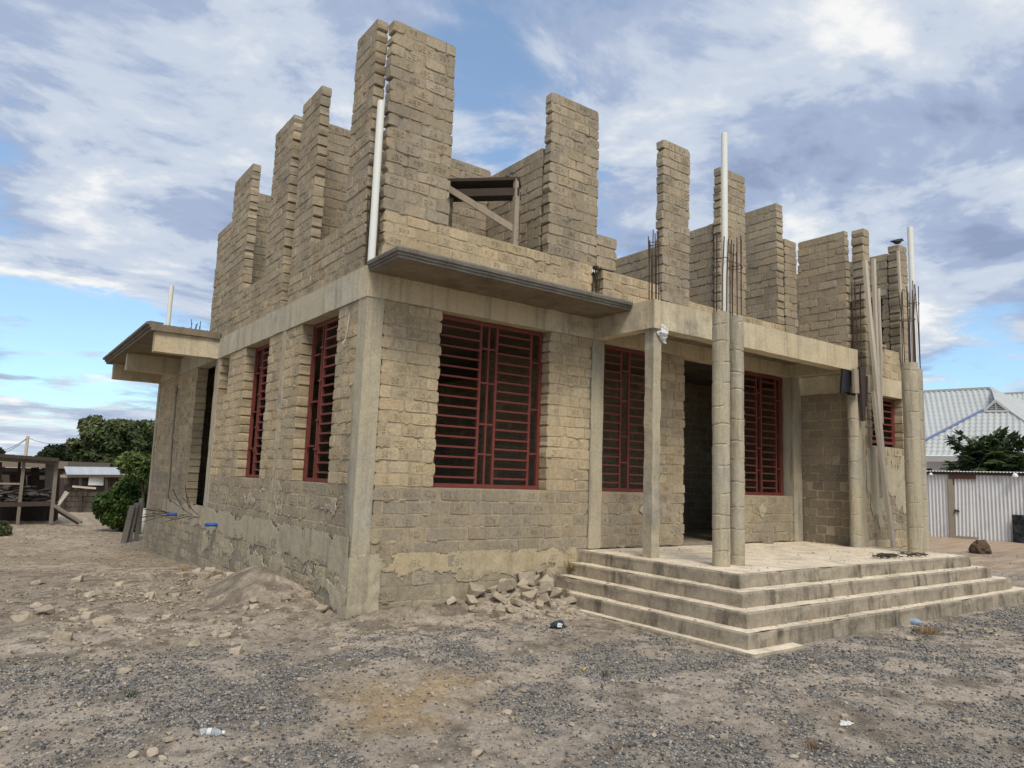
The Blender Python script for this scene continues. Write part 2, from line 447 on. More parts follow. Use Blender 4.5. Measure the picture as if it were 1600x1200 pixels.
def block(mb, O, U, N, u0, u1, z0, z1, T, col, rough=1.0):
    j = lambda a: rnd.uniform(-a, a)*rough
    r = min(.010*(.4+1.2*rnd.random()), (u1-u0)*.35)
    um = (u0+u1)/2; zm = (z0+z1)/2
    pts = [(u0+r, z0), (um, z0), (u1-r, z0), (u1, z0+r), (u1, zm), (u1, z1-r), (u1-r, z1), (um, z1), (u0+r, z1), (u0, z1-r), (u0, zm), (u0, z0+r)]
    pts = [(a+j(.007), b+j(.006)) for a, b in pts]
    if rnd.random() < .18:
        q = rnd.choice((0, 2, 6, 8)); h = rnd.uniform(.008, .028)
        for w in (q, (q+1) % 12) if q in (2, 8) else (q, q-1): pts[w] = (pts[w][0]+(h if pts[w][0] < um else -h), pts[w][1]+(h*.7 if pts[w][1] < zm else -h*.7))
    d0 = rnd.uniform(-.005, .006)*min(rough, 1.3); d1 = j(.005); tilt = j(.005)
    c = .002+.004*rnd.random()
    vs = []
    lay = ((d0, c), (d0-.006, .0), (-T+.006+d1, 0.), (-T+d1, c))
    for d, ins in lay:
        for a, b in pts:
            aa = a + (ins if a < um else -ins)*(1 if abs(a-um) > .01 else 0); bb = b+(ins if b < zm else -ins)*(1 if abs(b-zm) > .01 else 0)
            vs.append(tuple(O + U*aa + Zv*bb + N*(d + tilt*(a-um)/max(.1, u1-u0))))
    n = len(pts); fs = []
    for L in range(3):
        for k in range(n):
            fs.append((L*n+k, L*n+(k+1) % n, (L+1)*n+(k+1) % n, (L+1)*n+k))
    fs.append(tuple(range(n-1, -1, -1))); fs.append(tuple(range(3*n, 4*n)))
    mb.add(vs, fs, col)
    return d0

def jc(c, a=.10):
    k = 1+rnd.uniform(-a, a); w = rnd.uniform(-.03, .03)
    return (c[0]*k*(1+w), c[1]*k, c[2]*k*(1-w*1.5))

TAN = (.455, .368, .240); TANU = (.368, .308, .220); GREY = (.345, .292, .212); MORT = (.41, .338, .232); MORTU = (.325, .275, .20)

def wall(mb, O, U, N, L, rows, T, openings=(), words=('PRP',), flip=False, inset=.005, bl=.285, end_inset=.020, mcol=MORT, rough=1.0, col=None, skip_letters=False, amp=.13):
    """rows: list of (z0, z1, block colour)"""
    O = Vector(O); U = Vector(U); N = Vector(N)
    Td = -U if flip else U; seed_ = rnd.uniform(0, 50)
    for k, (z0, z1, bc) in enumerate(rows):
        zm = (z0+z1)/2
        iv = [(0.0, L)]
        for (a, b, c, d) in openings:
            if c <= zm <= d:
                nv = []
                for p, q in iv:
                    if b <= p or a >= q: nv.append((p, q))
                    else:
                        if a-p > .04: nv.append((p, a))
                        if q-b > .04: nv.append((b, q))
                iv = nv
        for p, q in iv:
            # mortar bed
            vs = []
            for uu in (p+end_inset, q-end_inset):
                for dd in (-inset, -T+inset):
                    for zz in (z0, z1): vs.append(tuple(O+U*uu+N*dd+Zv*zz))
            kk = jc(mcol, .06)
            mb.add(vs, [(0,1,3,2),(4,6,7,5),(0,4,5,1),(2,3,7,6),(0,2,6,4),(1,5,7,3)], kk)
            # blocks in running bond
            off = (k % 2)*.5*bl + rnd.uniform(-.03, .03)
            cuts = [p]; x = p - ((p+100*bl-off) % bl) + bl
            while x < q-.09:
                if x-cuts[-1] > .09: cuts.append(x+rnd.uniform(-.012, .012))
                x += bl*rnd.uniform(.93, 1.07)
            cuts.append(q)
            for i in range(len(cuts)-1):
                a, b = cuts[i], cuts[i+1]
                g = .005+.005*rnd.random()
                e0 = rnd.uniform(-.013, .012) if i == 0 else g
                e1 = rnd.uniform(-.013, .012) if i == len(cuts)-2 else g
                cc = jc(bc, amp)
                dz = .011*mnoise.noise(Vector((a*.8+O.x*3, k*.45+O.y, O.z+seed_)))
                d = block(mb, O, U, N, a+e0, b-e1, z0+dz+.005+.004*rnd.random(), z1+dz-.005-.004*rnd.random(), T, cc, rough)
                if rnd.random() < .30:      # mortar squeezed out of the bed joint
                    w_ = rnd.uniform(.02, .07); h_ = rnd.uniform(.010, .026); um_ = rnd.uniform(a+.02, b-.02); zq = z0+dz+rnd.uniform(-.006, .010)
                    base_ = O+U*um_+Zv*zq+N*d; q_ = jc(mcol, .12)
                    ring = [base_+U*(w_*math.cos(t_)*rnd.uniform(.7, 1.2))+Zv*(h_*math.sin(t_)*rnd.uniform(.7, 1.3)) for t_ in (0, .9, 1.8, 2.7, 3.6, 4.5, 5.4)]
                    mb.add([tuple(p_-N*.006) for p_ in ring]+[tuple(base_+(p_-base_)*.55+N*rnd.uniform(.003, .011)) for p_ in ring],
                           [(i_, (i_+1) % 7, 7+(i_+1) % 7, 7+i_) for i_ in range(7)]+[tuple(range(7, 14))], q_)
                if not skip_letters and b-a > .2 and rnd.random() < .68:
                    lw = rnd.uniform(.98, 1.06); lc = tuple(x*lw for x in cc)
                    cu = (a+b)/2+rnd.uniform(-.01, .01); cz = zm+rnd.uniform(-.006, .006)
                    letters(mb, O+N*d, Td, N, cu if not flip else -cu, cz, rnd.choice(words), rnd.uniform(.048, .066), lc)

def rows(z0, z1, n, col):
    h = (z1-z0)/n; return [(z0+i*h, z0+(i+1)*h, col) for i in range(n)]
XA = (1, 0, 0); YA = (0, 1, 0); NA = (0, -1, 0); NB = (-1, 0, 0); NX = (1, 0, 0); NYP = (0, 1, 0)

house = empty('unfinished_house', (0, 0, 0))
tag(house, 'unfinished two storey tan block house with red window grilles and a columned porch', 'house')

low = rows(.62, 1.36, 5, GREY) + rows(1.36, 3.40, 15, TAN)
W1 = ('MCV', 'ADW', 'MCV', 'JBC', 'ADW'); W2 = ('JBC', 'DBC', 'BC1'); W3 = ('PRP', 'DBC', 'PRP', 'JBC', 'DEM')
TW = .20
# front wall, ground floor
mb = MB()
def wallsplit(fn):
    fn()
wall(mb, (.20, 0, 0), XA, NA, 3.08, low[:5], TW, words=W1, amp=.07, inset=.005)
wall(mb, (.20, 0, 0), XA, NA, 3.08, low[5:], TW, openings=[(.74, 2.36, 1.3, 3.5)], words=W2, inset=.005)
mb.build('brick_wall', M['brick'], house)
mb = MB()
wall(mb, (3.51, 0, 0), XA, NA, 4.44, low[:5], TW, openings=[(1.66, 2.69, 0, 4)], words=W1, amp=.07, inset=.005)
wall(mb, (3.51, 0, 0), XA, NA, 4.44, low[5:], TW, openings=[(0, 1.14, 1.3, 3.5), (1.66, 2.69, 0, 4), (3.11, 4.44, 1.3, 3.5)], words=W2, inset=.005)
mb.build('brick_wall', M['brick'], house)
# side wall, ground floor
mb = MB()
wall(mb, (0, .20, 0), YA, NB, 11.0, low[:5], TW, openings=[(6.05, 7.45, 0, 4)], words=W1, flip=True, amp=.07, inset=.005)
wall(mb, (0, .20, 0), YA, NB, 11.0, low[5:], TW, openings=[(.58, 1.77, 1.3, 3.5), (3.10, 4.25, 1.3, 3.5), (5.18, 5.75, 2.72, 3.5), (6.05, 7.45, 0, 4)], words=W2, flip=True, inset=.005)
mb.build('brick_wall', M['brick'], house)
# niche back under the beam
mb = MB()
wall(mb, (.135, 5.36, 0), YA, NB, .60, rows(2.72, 3.40, 5, TAN), .06, words=W2, skip_letters=True)
mb.build('brick_panel', M['brick'], house)
# wing: inner side wall and front wall
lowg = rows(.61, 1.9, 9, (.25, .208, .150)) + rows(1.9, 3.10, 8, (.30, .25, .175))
mb = MB()
wall(mb, (8.22, -.98, 0), YA, NB, 1.18, lowg, TW, words=W2, flip=True, inset=.005, skip_letters=True)
mb.build('brick_wall', M['brick'], house)
mb = MB()
wall(mb, (8.30, -1.05, 0), XA, NA, 1.75, rows(.30, .72, 3, TAN)+rows(.72, 1.95, 9, GREY)+rows(1.95, 3.10, 8, TAN), TW, openings=[(.28, 1.32, 2.28, 3.2)], words=W2, inset=.005)
mb.build('brick_wall', M['brick'], house)
# back, right and inner walls
mb = MB()
wall(mb, (.20, 11.2, 0), XA, NYP, 9.8, rows(-.5, 3.56, 29, TAN), TW, skip_letters=True)
mb.build('brick_wall', M['brick'], house)
mb = MB()
wall(mb, (10.05, -.85, 0), YA, NX, 12.05, rows(-.2, 3.56, 27, TAN), TW, skip_letters=True)
mb.build('brick_wall', M['brick'], house)
mb = MB()
wall(mb, (3.3, 2.6, 0), XA, NA, 6.5, rows(.61, 3.555, 21, (.30, .245, .165)), .15, openings=[(1.9, 2.6, .5, 2.9)], skip_letters=True)  # block tone cut below TAN, room shade put into the colour
mb.build('partition_wall', M['brick'], house)
mb = MB()
wall(mb, (5.0, 2.65, 0), YA, NB, 8.3, rows(.61, 3.555, 21, (.30, .245, .165)), .15, skip_letters=True)  # same lowered tone, shade of the rooms carried by the blocks
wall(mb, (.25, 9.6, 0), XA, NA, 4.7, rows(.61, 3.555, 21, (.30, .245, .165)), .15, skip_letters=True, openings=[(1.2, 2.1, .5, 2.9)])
mb.build('partition_wall', M['brick'], house)

# plinth: rough block base, partly rendered
mb = MB()
PL = (.355, .305, .22)
pr = rows(-.50, .62, 7, PL)
wall(mb, (-.015, -.025, 0), XA, NA, 3.30, pr, .22, words=('JBC', 'DBC'), inset=.004, rough=1.6, mcol=(.30, .26, .19), amp=.13)
wall(mb, (-.025, .20, 0), YA, NB, 11.0, pr, .20, words=('JBC', 'BC1'), flip=True, inset=.003, rough=1.5, mcol=(.28, .25, .19), amp=.10)
mb.build('plinth', M['brick'], house)

def smear(O, U, N, L, z0, z1, t, thr, seed, cell=.016):
    """broken skin of render left on the blocks"""
    mb = MB(); O = Vector(O); U = Vector(U); N = Vector(N)
    nu, nz_ = int(L/cell), int((z1-z0)/cell)
    idx = {}
    def keep(i, k):
        u = i*cell; z = k*cell/(z1-z0)
        v = mnoise.noise(Vector((u*1.6, z*1.2, seed)))+.55*mnoise.noise(Vector((u*6, z*4, seed+5)))+.35*mnoise.noise(Vector((u*19, z*10, seed+9)))
        return v + 1.1*(1-abs(2*z-1.15)**1.5) > thr
    def vert(i, k):
        if (i, k) not in idx:
            u, z = i*cell, z0+k*cell
            edge = not (keep(i, k) and keep(i-1, k) and keep(i, k-1) and keep(i-1, k-1))
            h = t*(.12 if edge else .7+.9*mnoise.noise(Vector((u*9, z*9, seed+2))))
            p = O+U*(u+rnd.uniform(-.3, .3)*cell)+Zv*(z+rnd.uniform(-.3, .3)*cell)+N*h
            idx[(i, k)] = mb.add([tuple(p)], [])
        return idx[(i, k)]
    for i in range(nu):
        for k in range(nz_):
            if keep(i, k):
                f = [vert(i, k), vert(i+1, k), vert(i+1, k+1), vert(i, k+1)]
                mb.f.append(f); mb.mi.append(0)
    return mb
M['render'] = mat_concrete('cement_render', (.37, .318, .235), (.22, .195, .15), .6, True, (.43, .375, .26))
M['renderwarm'] = mat_concrete('sandy_render', (.42, .352, .238), (.24, .20, .14), .6, True, (.44, .36, .225))
smear((-.029, .02, 0), YA, NB, 9.5, .38, .84, .004, .30, 3).build('render_patch', M['render'], house)
smear((-.029, .0, 0), YA, NB, 6.0, -.1, .5, .008, 1.0, 13).build('render_patch', M['render'], house)
smear((-.014, -.029, 0), XA, NA, 3.1, .30, .66, .004, .42, 8).build('render_patch', M['renderwarm'], house)
smear((-.014, -.029, 0), XA, NA, .35, -.1, .66, .012, -.2, 18).build('render_patch', M['render'], house)
smear((-.006, .2, 0), YA, NB, 5.7, .62, 1.36, .007, 1.32, 38).build('render_patch', M['render'], house)
smear((8.35, -1.057, 0), XA, NA, 1.6, .7, 2.2, .004, .5, 58).build('render_patch', M['render'], house)

# ------------------------------------------------------------------ concrete frame
def bumpy_box(mb, a, b, seg=.12, amp=.006, seed=0):
    """box whose faces are subdivided and gently uneven, as cast against rough boards"""
    x0, y0, z0 = a; x1, y1, z1 = b
    dims = (x1-x0, y1-y0, z1-z0)
    n = [max(1, min(80, int(d/seg))) for d in dims]
    def face(o, du, dv, nu, nv):
        vs = []
        for i in range(nu+1):
            for k in range(nv+1):
                p = Vector(o)+Vector(du)*(i/nu)+Vector(dv)*(k/nv)
                w = mnoise.noise_vector(p*3.1+Vector((seed, 0, 0)))*amp + mnoise.noise_vector(p*11+Vector((0, seed, 0)))*amp*.5
                vs.append(tuple(p+w))
        fs = [(i*(nv+1)+k, (i+1)*(nv+1)+k, (i+1)*(nv+1)+k+1, i*(nv+1)+k+1) for i in range(nu) for k in range(nv)]
        mb.add(vs, fs)
    dx, dy, dz = (dims[0], 0, 0), (0, dims[1], 0), (0, 0, dims[2])
    face(a, dx, dz, n[0], n[2]); face((x0, y1, z0), dz, dx, n[2], n[0])
    face(a, dz, dy, n[2], n[1]); face((x1, y0, z0), dy, dz, n[1], n[2])
    face(a, dy, dx, n[1], n[0]); face((x0, y0, z1), dx, dy, n[0], n[1])

def cbox(name, a, b, mat, parent=house, seg=.1, amp=.006, seed=0):
    mb = MB(); bumpy_box(mb, a, b, seg, amp, seed)
    return mb.build(name, mat, parent)

cbox('concrete_column', (-.012, -.012, .62), (.195, .195, 3.40), M['column'], amp=.007)
cbox('concrete_column', (3.285, -.015, .62), (3.505, .195, 3.40), M['column'], seed=2)
cbox('concrete_column', (7.955, -.01, .61), (8.20, .19, 3.40), M['column'], seed=3)
cbox('concrete_column', (-.008, 2.56, .62), (.1, 2.70, 3.40), M['column'], seg=.06, amp=.012, seed=4)
cbox('concrete_column', (-.010, 5.99, .0), (.19, 6.245, 3.40), M['column'], seed=5)
cbox('concrete_column', (-.012, 11.19, -.5), (.19, 11.42, 3.40), M['column'], seed=6)
cbox('concrete_column', (8.115, -1.075, .61), (8.30, -.96, 3.10), M['column'], seg=.06, amp=.01, seed=7)
cbox('plinth_column', (-.032, -.034, -.5), (.21, .21, .618), M['column'], amp=.010, seed=71)
# ring beam
cbox('ring_beam', (-.02, -.02, 3.40), (3.31, .21, 3.755), M['beam'], seed=8)
cbox('ring_beam', (3.49, -.01, 3.40), (8.20, .21, 3.745), M['beam'], seed=9)
cbox('ring_beam', (-.022, .212, 3.40), (.20, 11.43, 3.755), M['beam_grey'], seed=10)
cbox('ring_beam', (8.22, -1.065, 3.10), (10.06, -.85, 3.41), M['beam'], seed=12)
cbox('ring_beam', (8.205, -.848, 3.10), (8.42, .20, 3.41), M['beam'], seed=13)
# porch beams and roof slab
cbox('porch_beam', (3.30, -1.10, 3.40), (8.10, -.90, 3.76), M['beam'], seed=14)
cbox('porch_beam', (3.30, -.898, 3.40), (3.48, -.022, 3.76), M['beam'], seed=15)
cbox('porch_beam', (7.90, -.898, 3.40), (8.098, -.012, 3.74), M['beam'], seed=16)
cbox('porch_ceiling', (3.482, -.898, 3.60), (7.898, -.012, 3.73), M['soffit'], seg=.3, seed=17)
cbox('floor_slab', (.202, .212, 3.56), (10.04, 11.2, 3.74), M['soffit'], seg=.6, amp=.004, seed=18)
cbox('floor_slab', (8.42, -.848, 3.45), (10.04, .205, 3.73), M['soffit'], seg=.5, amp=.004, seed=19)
cbox('ground_slab', (.202, .202, .30), (10.04, 11.2, .61), M['step'], seg=.6, amp=.004, seed=20)

# cornice over the front window: stepped moulding swept round three sides
def moulding(path, prof, mat, name, parent=house, noise_amp=.004):
    """path: list of (point, outward) pairs ; prof: (offset, z)"""
    mb = MB(); vs = []; n = len(prof)
    for p, o in path:
        for off, z in prof:
            q = Vector((p[0]+o[0]*off, p[1]+o[1]*off, z))
            vs.append(tuple(q+mnoise.noise_vector(q*6)*noise_amp))
    fs = []
    for i in range(len(path)-1):
        for k in range(n-1): fs.append((i*n+k, (i+1)*n+k, (i+1)*n+k+1, i*n+k+1))
    mb.add(vs, fs)
    mb.add(vs[:n], [tuple(range(n))]); mb.add(vs[-n:], [tuple(range(n-1, -1, -1))])
    return mb.build(name, mat, parent)
def lerp_path(pts, seg=.08):
    out = []
    for (p, o), (q, o2) in zip(pts[:-1], pts[1:]):
        L = math.hypot(q[0]-p[0], q[1]-p[1]); n = max(1, int(L/seg))
        for i in range(n):
            t = i/n; out.append(((p[0]+(q[0]-p[0])*t, p[1]+(q[1]-p[1])*t), (o[0]+(o2[0]-o[0])*t, o[1]+(o2[1]-o[1])*t)))
    out.append(pts[-1]); return out
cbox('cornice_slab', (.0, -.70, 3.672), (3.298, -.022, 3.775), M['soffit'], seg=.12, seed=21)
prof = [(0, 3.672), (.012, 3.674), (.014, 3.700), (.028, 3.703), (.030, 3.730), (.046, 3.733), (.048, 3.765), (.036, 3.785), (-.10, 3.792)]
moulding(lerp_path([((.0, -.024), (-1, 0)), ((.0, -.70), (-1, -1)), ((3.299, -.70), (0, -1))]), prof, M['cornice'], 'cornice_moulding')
# mortar squeezed along the foot of the wall above the cornice
mb = MB()
for i in range(420):
    x = rnd.uniform(.02, 3.25); y = -rnd.random()**1.3*.66-.02; r = rnd.uniform(.008, .028)
    mb.col = jc((.40, .36, .28), .2)
    p = Vector((x, y, 3.776))
    mb.add([tuple(p+Vector((math.cos(a)*r*rnd.uniform(.6, 1.2), math.sin(a)*r*rnd.uniform(.6, 1.2), 0))) for a in (0, 1.2, 2.4, 3.6, 4.9)]+[tuple(p+Vector((0, 0, r*.8)))],
           [(0,1,5),(1,2,5),(2,3,5),(3,4,5),(4,0,5)])
mb.build('mortar_crumbs', M['rock'], house)['kind'] = 'stuff'

# side canopy on cantilever beams
for i, (y, L) in enumerate(((6.10, 1.05), (9.20, 1.02), (11.22, 1.0))):
    cbox('canopy_beam', (-L, y, 3.40), (-.023, y+.20, 3.742), M['beam'], seed=30+i)
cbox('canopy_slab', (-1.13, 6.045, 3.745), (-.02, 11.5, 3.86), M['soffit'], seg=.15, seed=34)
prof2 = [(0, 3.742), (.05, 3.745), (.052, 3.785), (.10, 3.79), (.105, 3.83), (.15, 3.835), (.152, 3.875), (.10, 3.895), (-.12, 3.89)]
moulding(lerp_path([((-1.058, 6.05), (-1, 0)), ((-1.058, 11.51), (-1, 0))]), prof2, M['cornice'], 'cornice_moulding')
mb = MB()
for i in range(260):
    x = rnd.uniform(-1.1, -.03); y = rnd.uniform(6.07, 11.4) if i > 140 else rnd.uniform(6.07, 6.25); r = rnd.uniform(.012, .035)
    mb.col = jc((.24, .22, .18), .2); p = Vector((x, y, 3.852))
    mb.add([tuple(p+Vector((math.cos(a)*r*rnd.uniform(.6, 1.2), math.sin(a)*r*rnd.uniform(.6, 1.2), 0))) for a in (0, 1.2, 2.4, 3.6, 4.9)]+[tuple(p+Vector((0, 0, r)))],
           [(0,1,5),(1,2,5),(2,3,5),(3,4,5),(4,0,5)])
mb.build('mortar_crumbs', M['rock'], house)['kind'] = 'stuff'

# ------------------------------------------------------------------ upper floor
H = .1385
def ur(z0, z1, col=TANU): return rows(z0, z1, max(1, round((z1-z0)/H)), col)
def upper(name, O, U, N, L, z1, T=.20, z0=3.75, openings=(), flip=False, col=TANU, words=W3, **kw):
    mb = MB()
    wall(mb, O, U, N, L, ur(z0, z1, col), T, openings=openings, words=words, flip=flip, mcol=kw.pop('mcol', MORTU), **kw)
    return mb.build(name, M['brick'], house)
PT = .135
# parapets (light tan, lower courses)
upper('parapet_wall', (.14, 0, 0), XA, NA, 3.13, 4.42, PT, col=TAN, mcol=(.42, .345, .235))
upper('parapet_wall', (3.47, 0, 0), XA, NA, 1.15, 4.40, PT, col=TAN, mcol=(.42, .345, .235))
upper('parapet_wall', (5.27, 0, 0), XA, NA, 2.5, 4.27, PT, col=TAN, mcol=(.42, .345, .235))
upper('parapet_wall', (0, .2, 0), YA, NB, 2.45, 4.42, PT, flip=True, col=(.37, .305, .21))
upper('parapet_wall', (0, 2.93, 0), YA, NB, 4.05, 4.42, PT, flip=True, col=(.37, .305, .21))
upper('parapet_wall', (3.1, .17, 0), XA, NA, .6, 4.40, .10, skip_letters=True)
# piers standing on the parapet
def pier(O, U, N, L, z0, z1, T=PT, **kw):
    kw.setdefault('end_inset', .034)
    return upper('brick_pier', O, U, N, L, z1, T, z0, **kw)
pier((.115, 0, 0), XA, NA, .845, 4.42, 6.70)
pier((2.48, 0, 0), XA, NA, .86, 4.42, 6.67)
pier((3.345, 0, 0), XA, NA, .375, 4.42, 4.89)
pier((4.66, 0, 0), XA, NA, .61, 3.75, 6.70)
pier((6.02, 0, 0), XA, NA, .66, 4.27, 6.66)
pier((0, .2, 0), YA, NB, .58, 4.42, 6.78, flip=True)
pier((0, 1.90, 0), YA, NB, .72, 4.42, 6.70, flip=True)
pier((0, 2.97, 0), YA, NB, .85, 4.42, 6.72, flip=True)
pier((0, 4.97, 0), YA, NB, 1.10, 4.42, 6.65, flip=True)
pier((0, 6.08, 0), YA, NB, .90, 4.42, 5.92, flip=True)
upper('brick_wall', (.17, 6.83, 0), XA, NA, 2.6, 5.92, PT)
# inner walls of the upper floor
upper('partition_wall', (2.49, .19, 0), YA, NB, 1.30, 5.95, PT, flip=True, skip_letters=True)
upper('partition_wall', (.75, 1.52, 0), XA, NA, 1.80, 6.08, PT)
upper('partition_wall', (.20, 2.60, 0), XA, NA, .9, 6.55, PT)
upper('partition_wall', (.18, 5.75, 0), XA, NA, 1.2, 6.45, PT)
upper('partition_wall', (4.72, .19, 0), YA, NB, 1.35, 5.06, PT, flip=True, skip_letters=True)
upper('partition_wall', (6.08, .19, 0), YA, NB, 1.3, 5.75, PT, flip=True, skip_letters=True)
upper('brick_pier', (7.60, .02, 0), YA, NB, 1.5, 6.46, .19, flip=True, skip_letters=True)
pier((7.83, .02, 0), XA, NA, .36, 3.75, 5.86, skip_letters=True)
upper('brick_wall', (8.20, -.88, 0), YA, NB, .88, 5.86, .12, z0=3.41, flip=True, skip_letters=True, bl=.34)
pier((8.45, -1.05, 0), XA, NA, .21, 3.41, 5.92, .20, skip_letters=True)
mb = MB()
wall(mb, (8.67, -1.05, 0), XA, NA, 1.02, rows(3.41, 3.92, 4, TAN), .2, skip_letters=True)
mb.build('parapet_wall', M['brick'], house)
pier((9.70, -1.05, 0), XA, NA, .31, 3.41, 5.92, .20, skip_letters=True)
upper('brick_wall', (9.72, -.83, 0), YA, NB, 4.0, 5.80, .17, flip=True, skip_letters=True, openings=[(.12, 1.5, 3.95, 5.02)])
upper('brick_wall', (2.6, 6.9, 0), XA, NA, 3.8, 5.0, PT, skip_letters=True)
cbox('lintel', (9.70, -.8, 5.02), (9.9, .9, 5.12), M['beam_grey'], seed=41)
mb = MB()
mb.box((9.86, -.72, 3.9), (9.92, .7, 5.03)); mb.build('dark_infill', M['wooddark'], house)  # added dark panel, stands in for the darkness inside the opening
mb = MB()
for y in (-.70, -.15, .62): mb.box((9.74, y, 3.9), (9.80, y+.06, 5.02))
mb.box((9.74, -.70, 4.96), (9.80, .68, 5.01)); mb.box((9.74, -.7, 3.9), (9.80, .68, 3.95))
mb.build('window_frame', M['wooddark'], house)
mb = MB(); mb.box((9.63, -.9, 3.925), (9.95, .75, 3.965)); mb.build('window_sill', M['wood'], house)
mb = MB(); mb.box((8.66, -1.10, 3.925), (9.05, -.80, 3.97)); mb.build('window_sill', M['wood'], house)

# ------------------------------------------------------------------ red window grilles
def grille(O, U, N, W, z0, z1, layout, nb=17):
    """layout: list of strips (start, width, kind); kind 'bars' evenly barred, 'link' few links"""
    O = Vector(O); U = Vector(U); N = Vector(N)
    P = lambda u, z, d=0.: tuple(O+U*u+Zv*z+N*d)
    fr = MB(); t = .044
    for u in (t/2, W-t/2): fr.bar(P(u, z0), P(u, z1), t, t, N)
    for z in (z0+t/2, z1-t/2): fr.bar(P(t, z), P(W-t, z), t, t, N)
    layout = sorted(layout, key=lambda q: q[2] == 'bars')
    root = None
    for (a, w, kind) in layout:
        if kind == 'bars' and root is None: root = fr.build('window_grille', M['redpaint'], house)
        t2 = .032
        if kind == 'bars':
            b = MB()
            for u in (a+t2/2, a+w-t2/2): b.bar(P(u, z0+t, .002), P(u, z1-t, .002), t2, t2, N)
            for k in range(1, nb):
                z = z0+(z1-z0)*k/nb
                b.bar(P(a+t2, z, .004), P(a+w-t2, z, .004), .022, .034, N)
            b.build('grille_leaf', M['redpaint'], root)
        else:
            um = a+w/2; b = fr
            if kind == 'mid': b.bar(P(um, z0+t, .003), P(um, z1-t, .003), .022, .022, N)
            for f in (.16, .37, .62, .80) if kind != 'side' else (.2, .5, .78):
                z = z0+(z1-z0)*(1-f)
                b.bar(P(a, z, .005), P(a+w, z, .005), .022, .022, N)
            
    return root
grille((.945, .165, 0), XA, NA, 1.61, 1.365, 3.385, [(.035, .63, 'bars'), (.67, .20, 'mid'), (.875, .57, 'bars'), (1.45, .12, 'side')])
grille((3.515, .165, 0), XA, NA, 1.13, 1.365, 3.385, [(.035, .46, 'bars'), (.50, .12, 'link'), (.625, .46, 'bars')])
grille((6.625, .165, 0), XA, NA, 1.24, 1.365, 3.385, [(.05, .49, 'bars'), (.545, .09, 'link'), (.64, .45, 'bars'), (1.09, .11, 'side')])
grille((.165, .785, 0), YA, NB, 1.18, 1.365, 3.385, [(.04, .10, 'link'), (.30, .46, 'bars'), (.15, .12, 'side'), (.78, .12, 'mid'), (.92, .20, 'side')])
grille((.165, 3.305, 0), YA, NB, 1.14, 1.365, 3.385, [(.04, .12, 'link'), (.30, .46, 'bars'), (.17, .10, 'side'), (.78, .12, 'mid'), (.92, .18, 'side')])
grille((8.585, -.90, 0), XA, NA, 1.02, 2.30, 3.09, [(.04, .42, 'bars'), (.47, .09, 'link'), (.57, .40, 'bars')], 7)

# ------------------------------------------------------------------ round porch columns
def rebar(mb, cx, cy, z0, z1, r, n, lean=.03, ring=None, rr=.007, z1j=.12):
    for k in range(n):
        a = 2*math.pi*k/n+.4
        x, y = cx+r*math.cos(a), cy+r*math.sin(a)
        zt = z1+rnd.uniform(-z1j, z1j)
        ex, ey = rnd.uniform(-lean, lean), rnd.uniform(-lean, lean)
        mb.tube([(x, y, z0-.05), (x+ex*.2, y+ey*.2, (z0*.5+zt*.5)), (x+ex, y+ey, zt)], rr, 5)
    for z in ring or ():
        pts = [(cx+(r+.012)*math.cos(t), cy+(r+.012)*math.sin(t), z+.008*math.sin(t*3)) for t in np.linspace(0, 6.28, 15)]
        mb.tube(pts, .005, 4, caps=False)

def round_column(cx, cy, z0, z1, r, bars=None, pipe=None, joints=9, seed=0):
    n = 22; m = int((z1-z0)/.010)
    r_ = random.Random(seed)
    jz = [z0+(z1-z0)*(k+r_.uniform(.3, .7))/joints for k in range(joints)]
    ra = [r_.uniform(0, 6.28) for _ in jz]
    mb = MB(); vs = []; fs = []
    for i in range(m+1):
        z = z0+(z1-z0)*i/m
        k = sum(1 for q in jz if q < z)
        off = r_.uniform(-.0005, .0005)
        sx, sy = .0012*math.sin(k*2.3), .0012*math.cos(k*1.7)
        for j in range(n):
            a = 2*math.pi*j/n
            rr = r + .004*mnoise.noise(Vector((math.cos(a)*2.5+cx*7, math.sin(a)*2.5, z*6))) + .0007*math.sin(k*1.9)
            for q, b in zip(jz, ra):
                w = abs(z+.008*math.sin(a*2+b)-q)
                if w < .011 and math.cos(a-b) > -.75 and mnoise.noise(Vector((a*2, q*9, 1))) > -.3: rr -= .011*(1-w/.011)
            vs.append((cx+sx+rr*math.cos(a), cy+sy+rr*math.sin(a), z))
    for i in range(m):
        for j in range(n): fs.append((i*n+j, i*n+(j+1) % n, (i+1)*n+(j+1) % n, (i+1)*n+j))
    fs.append(tuple(m*n+j for j in range(n)))
    mb.add(vs, fs)
    c = mb.build('porch_column', M['column'], house)
    if bars:
        b = MB(); rebar(b, cx, cy, z1, bars[0], r*.78, bars[1], bars[2], bars[3]); b.build('rebar_cage', M['steel'], c)
    if pipe:
        b = MB(); x, y, zt, pr_ = pipe
        b.tube([(x, y, z1-.1), (x, y, (z1+zt)/2), (x, y, zt)], pr_, 16, caps=False)
        b.tube([(x, y, zt-.2), (x, y, zt)], pr_*.88, 16, caps=False)
        b.build('drain_pipe', M['pvc'], c, smooth=True)
    return c
cbox('porch_column', (3.345, -1.06, .60), (3.485, -.92, 3.405), M['column'], seg=.045, amp=.010, seed=77)
round_column(3.565, -1.90, .61, 3.49, .098, (4.46, 7, .02, (4.13,)), (3.60, -1.93, 5.70, .038), 12, 2)
round_column(3.875, -1.88, .61, 3.50, .086, (4.38, 7, .03, (4.10,)), None, 11, 3)
round_column(8.06, -1.92, .55, 3.45, .112, (4.55, 8, .04, (4.12,)), None, 9, 4)
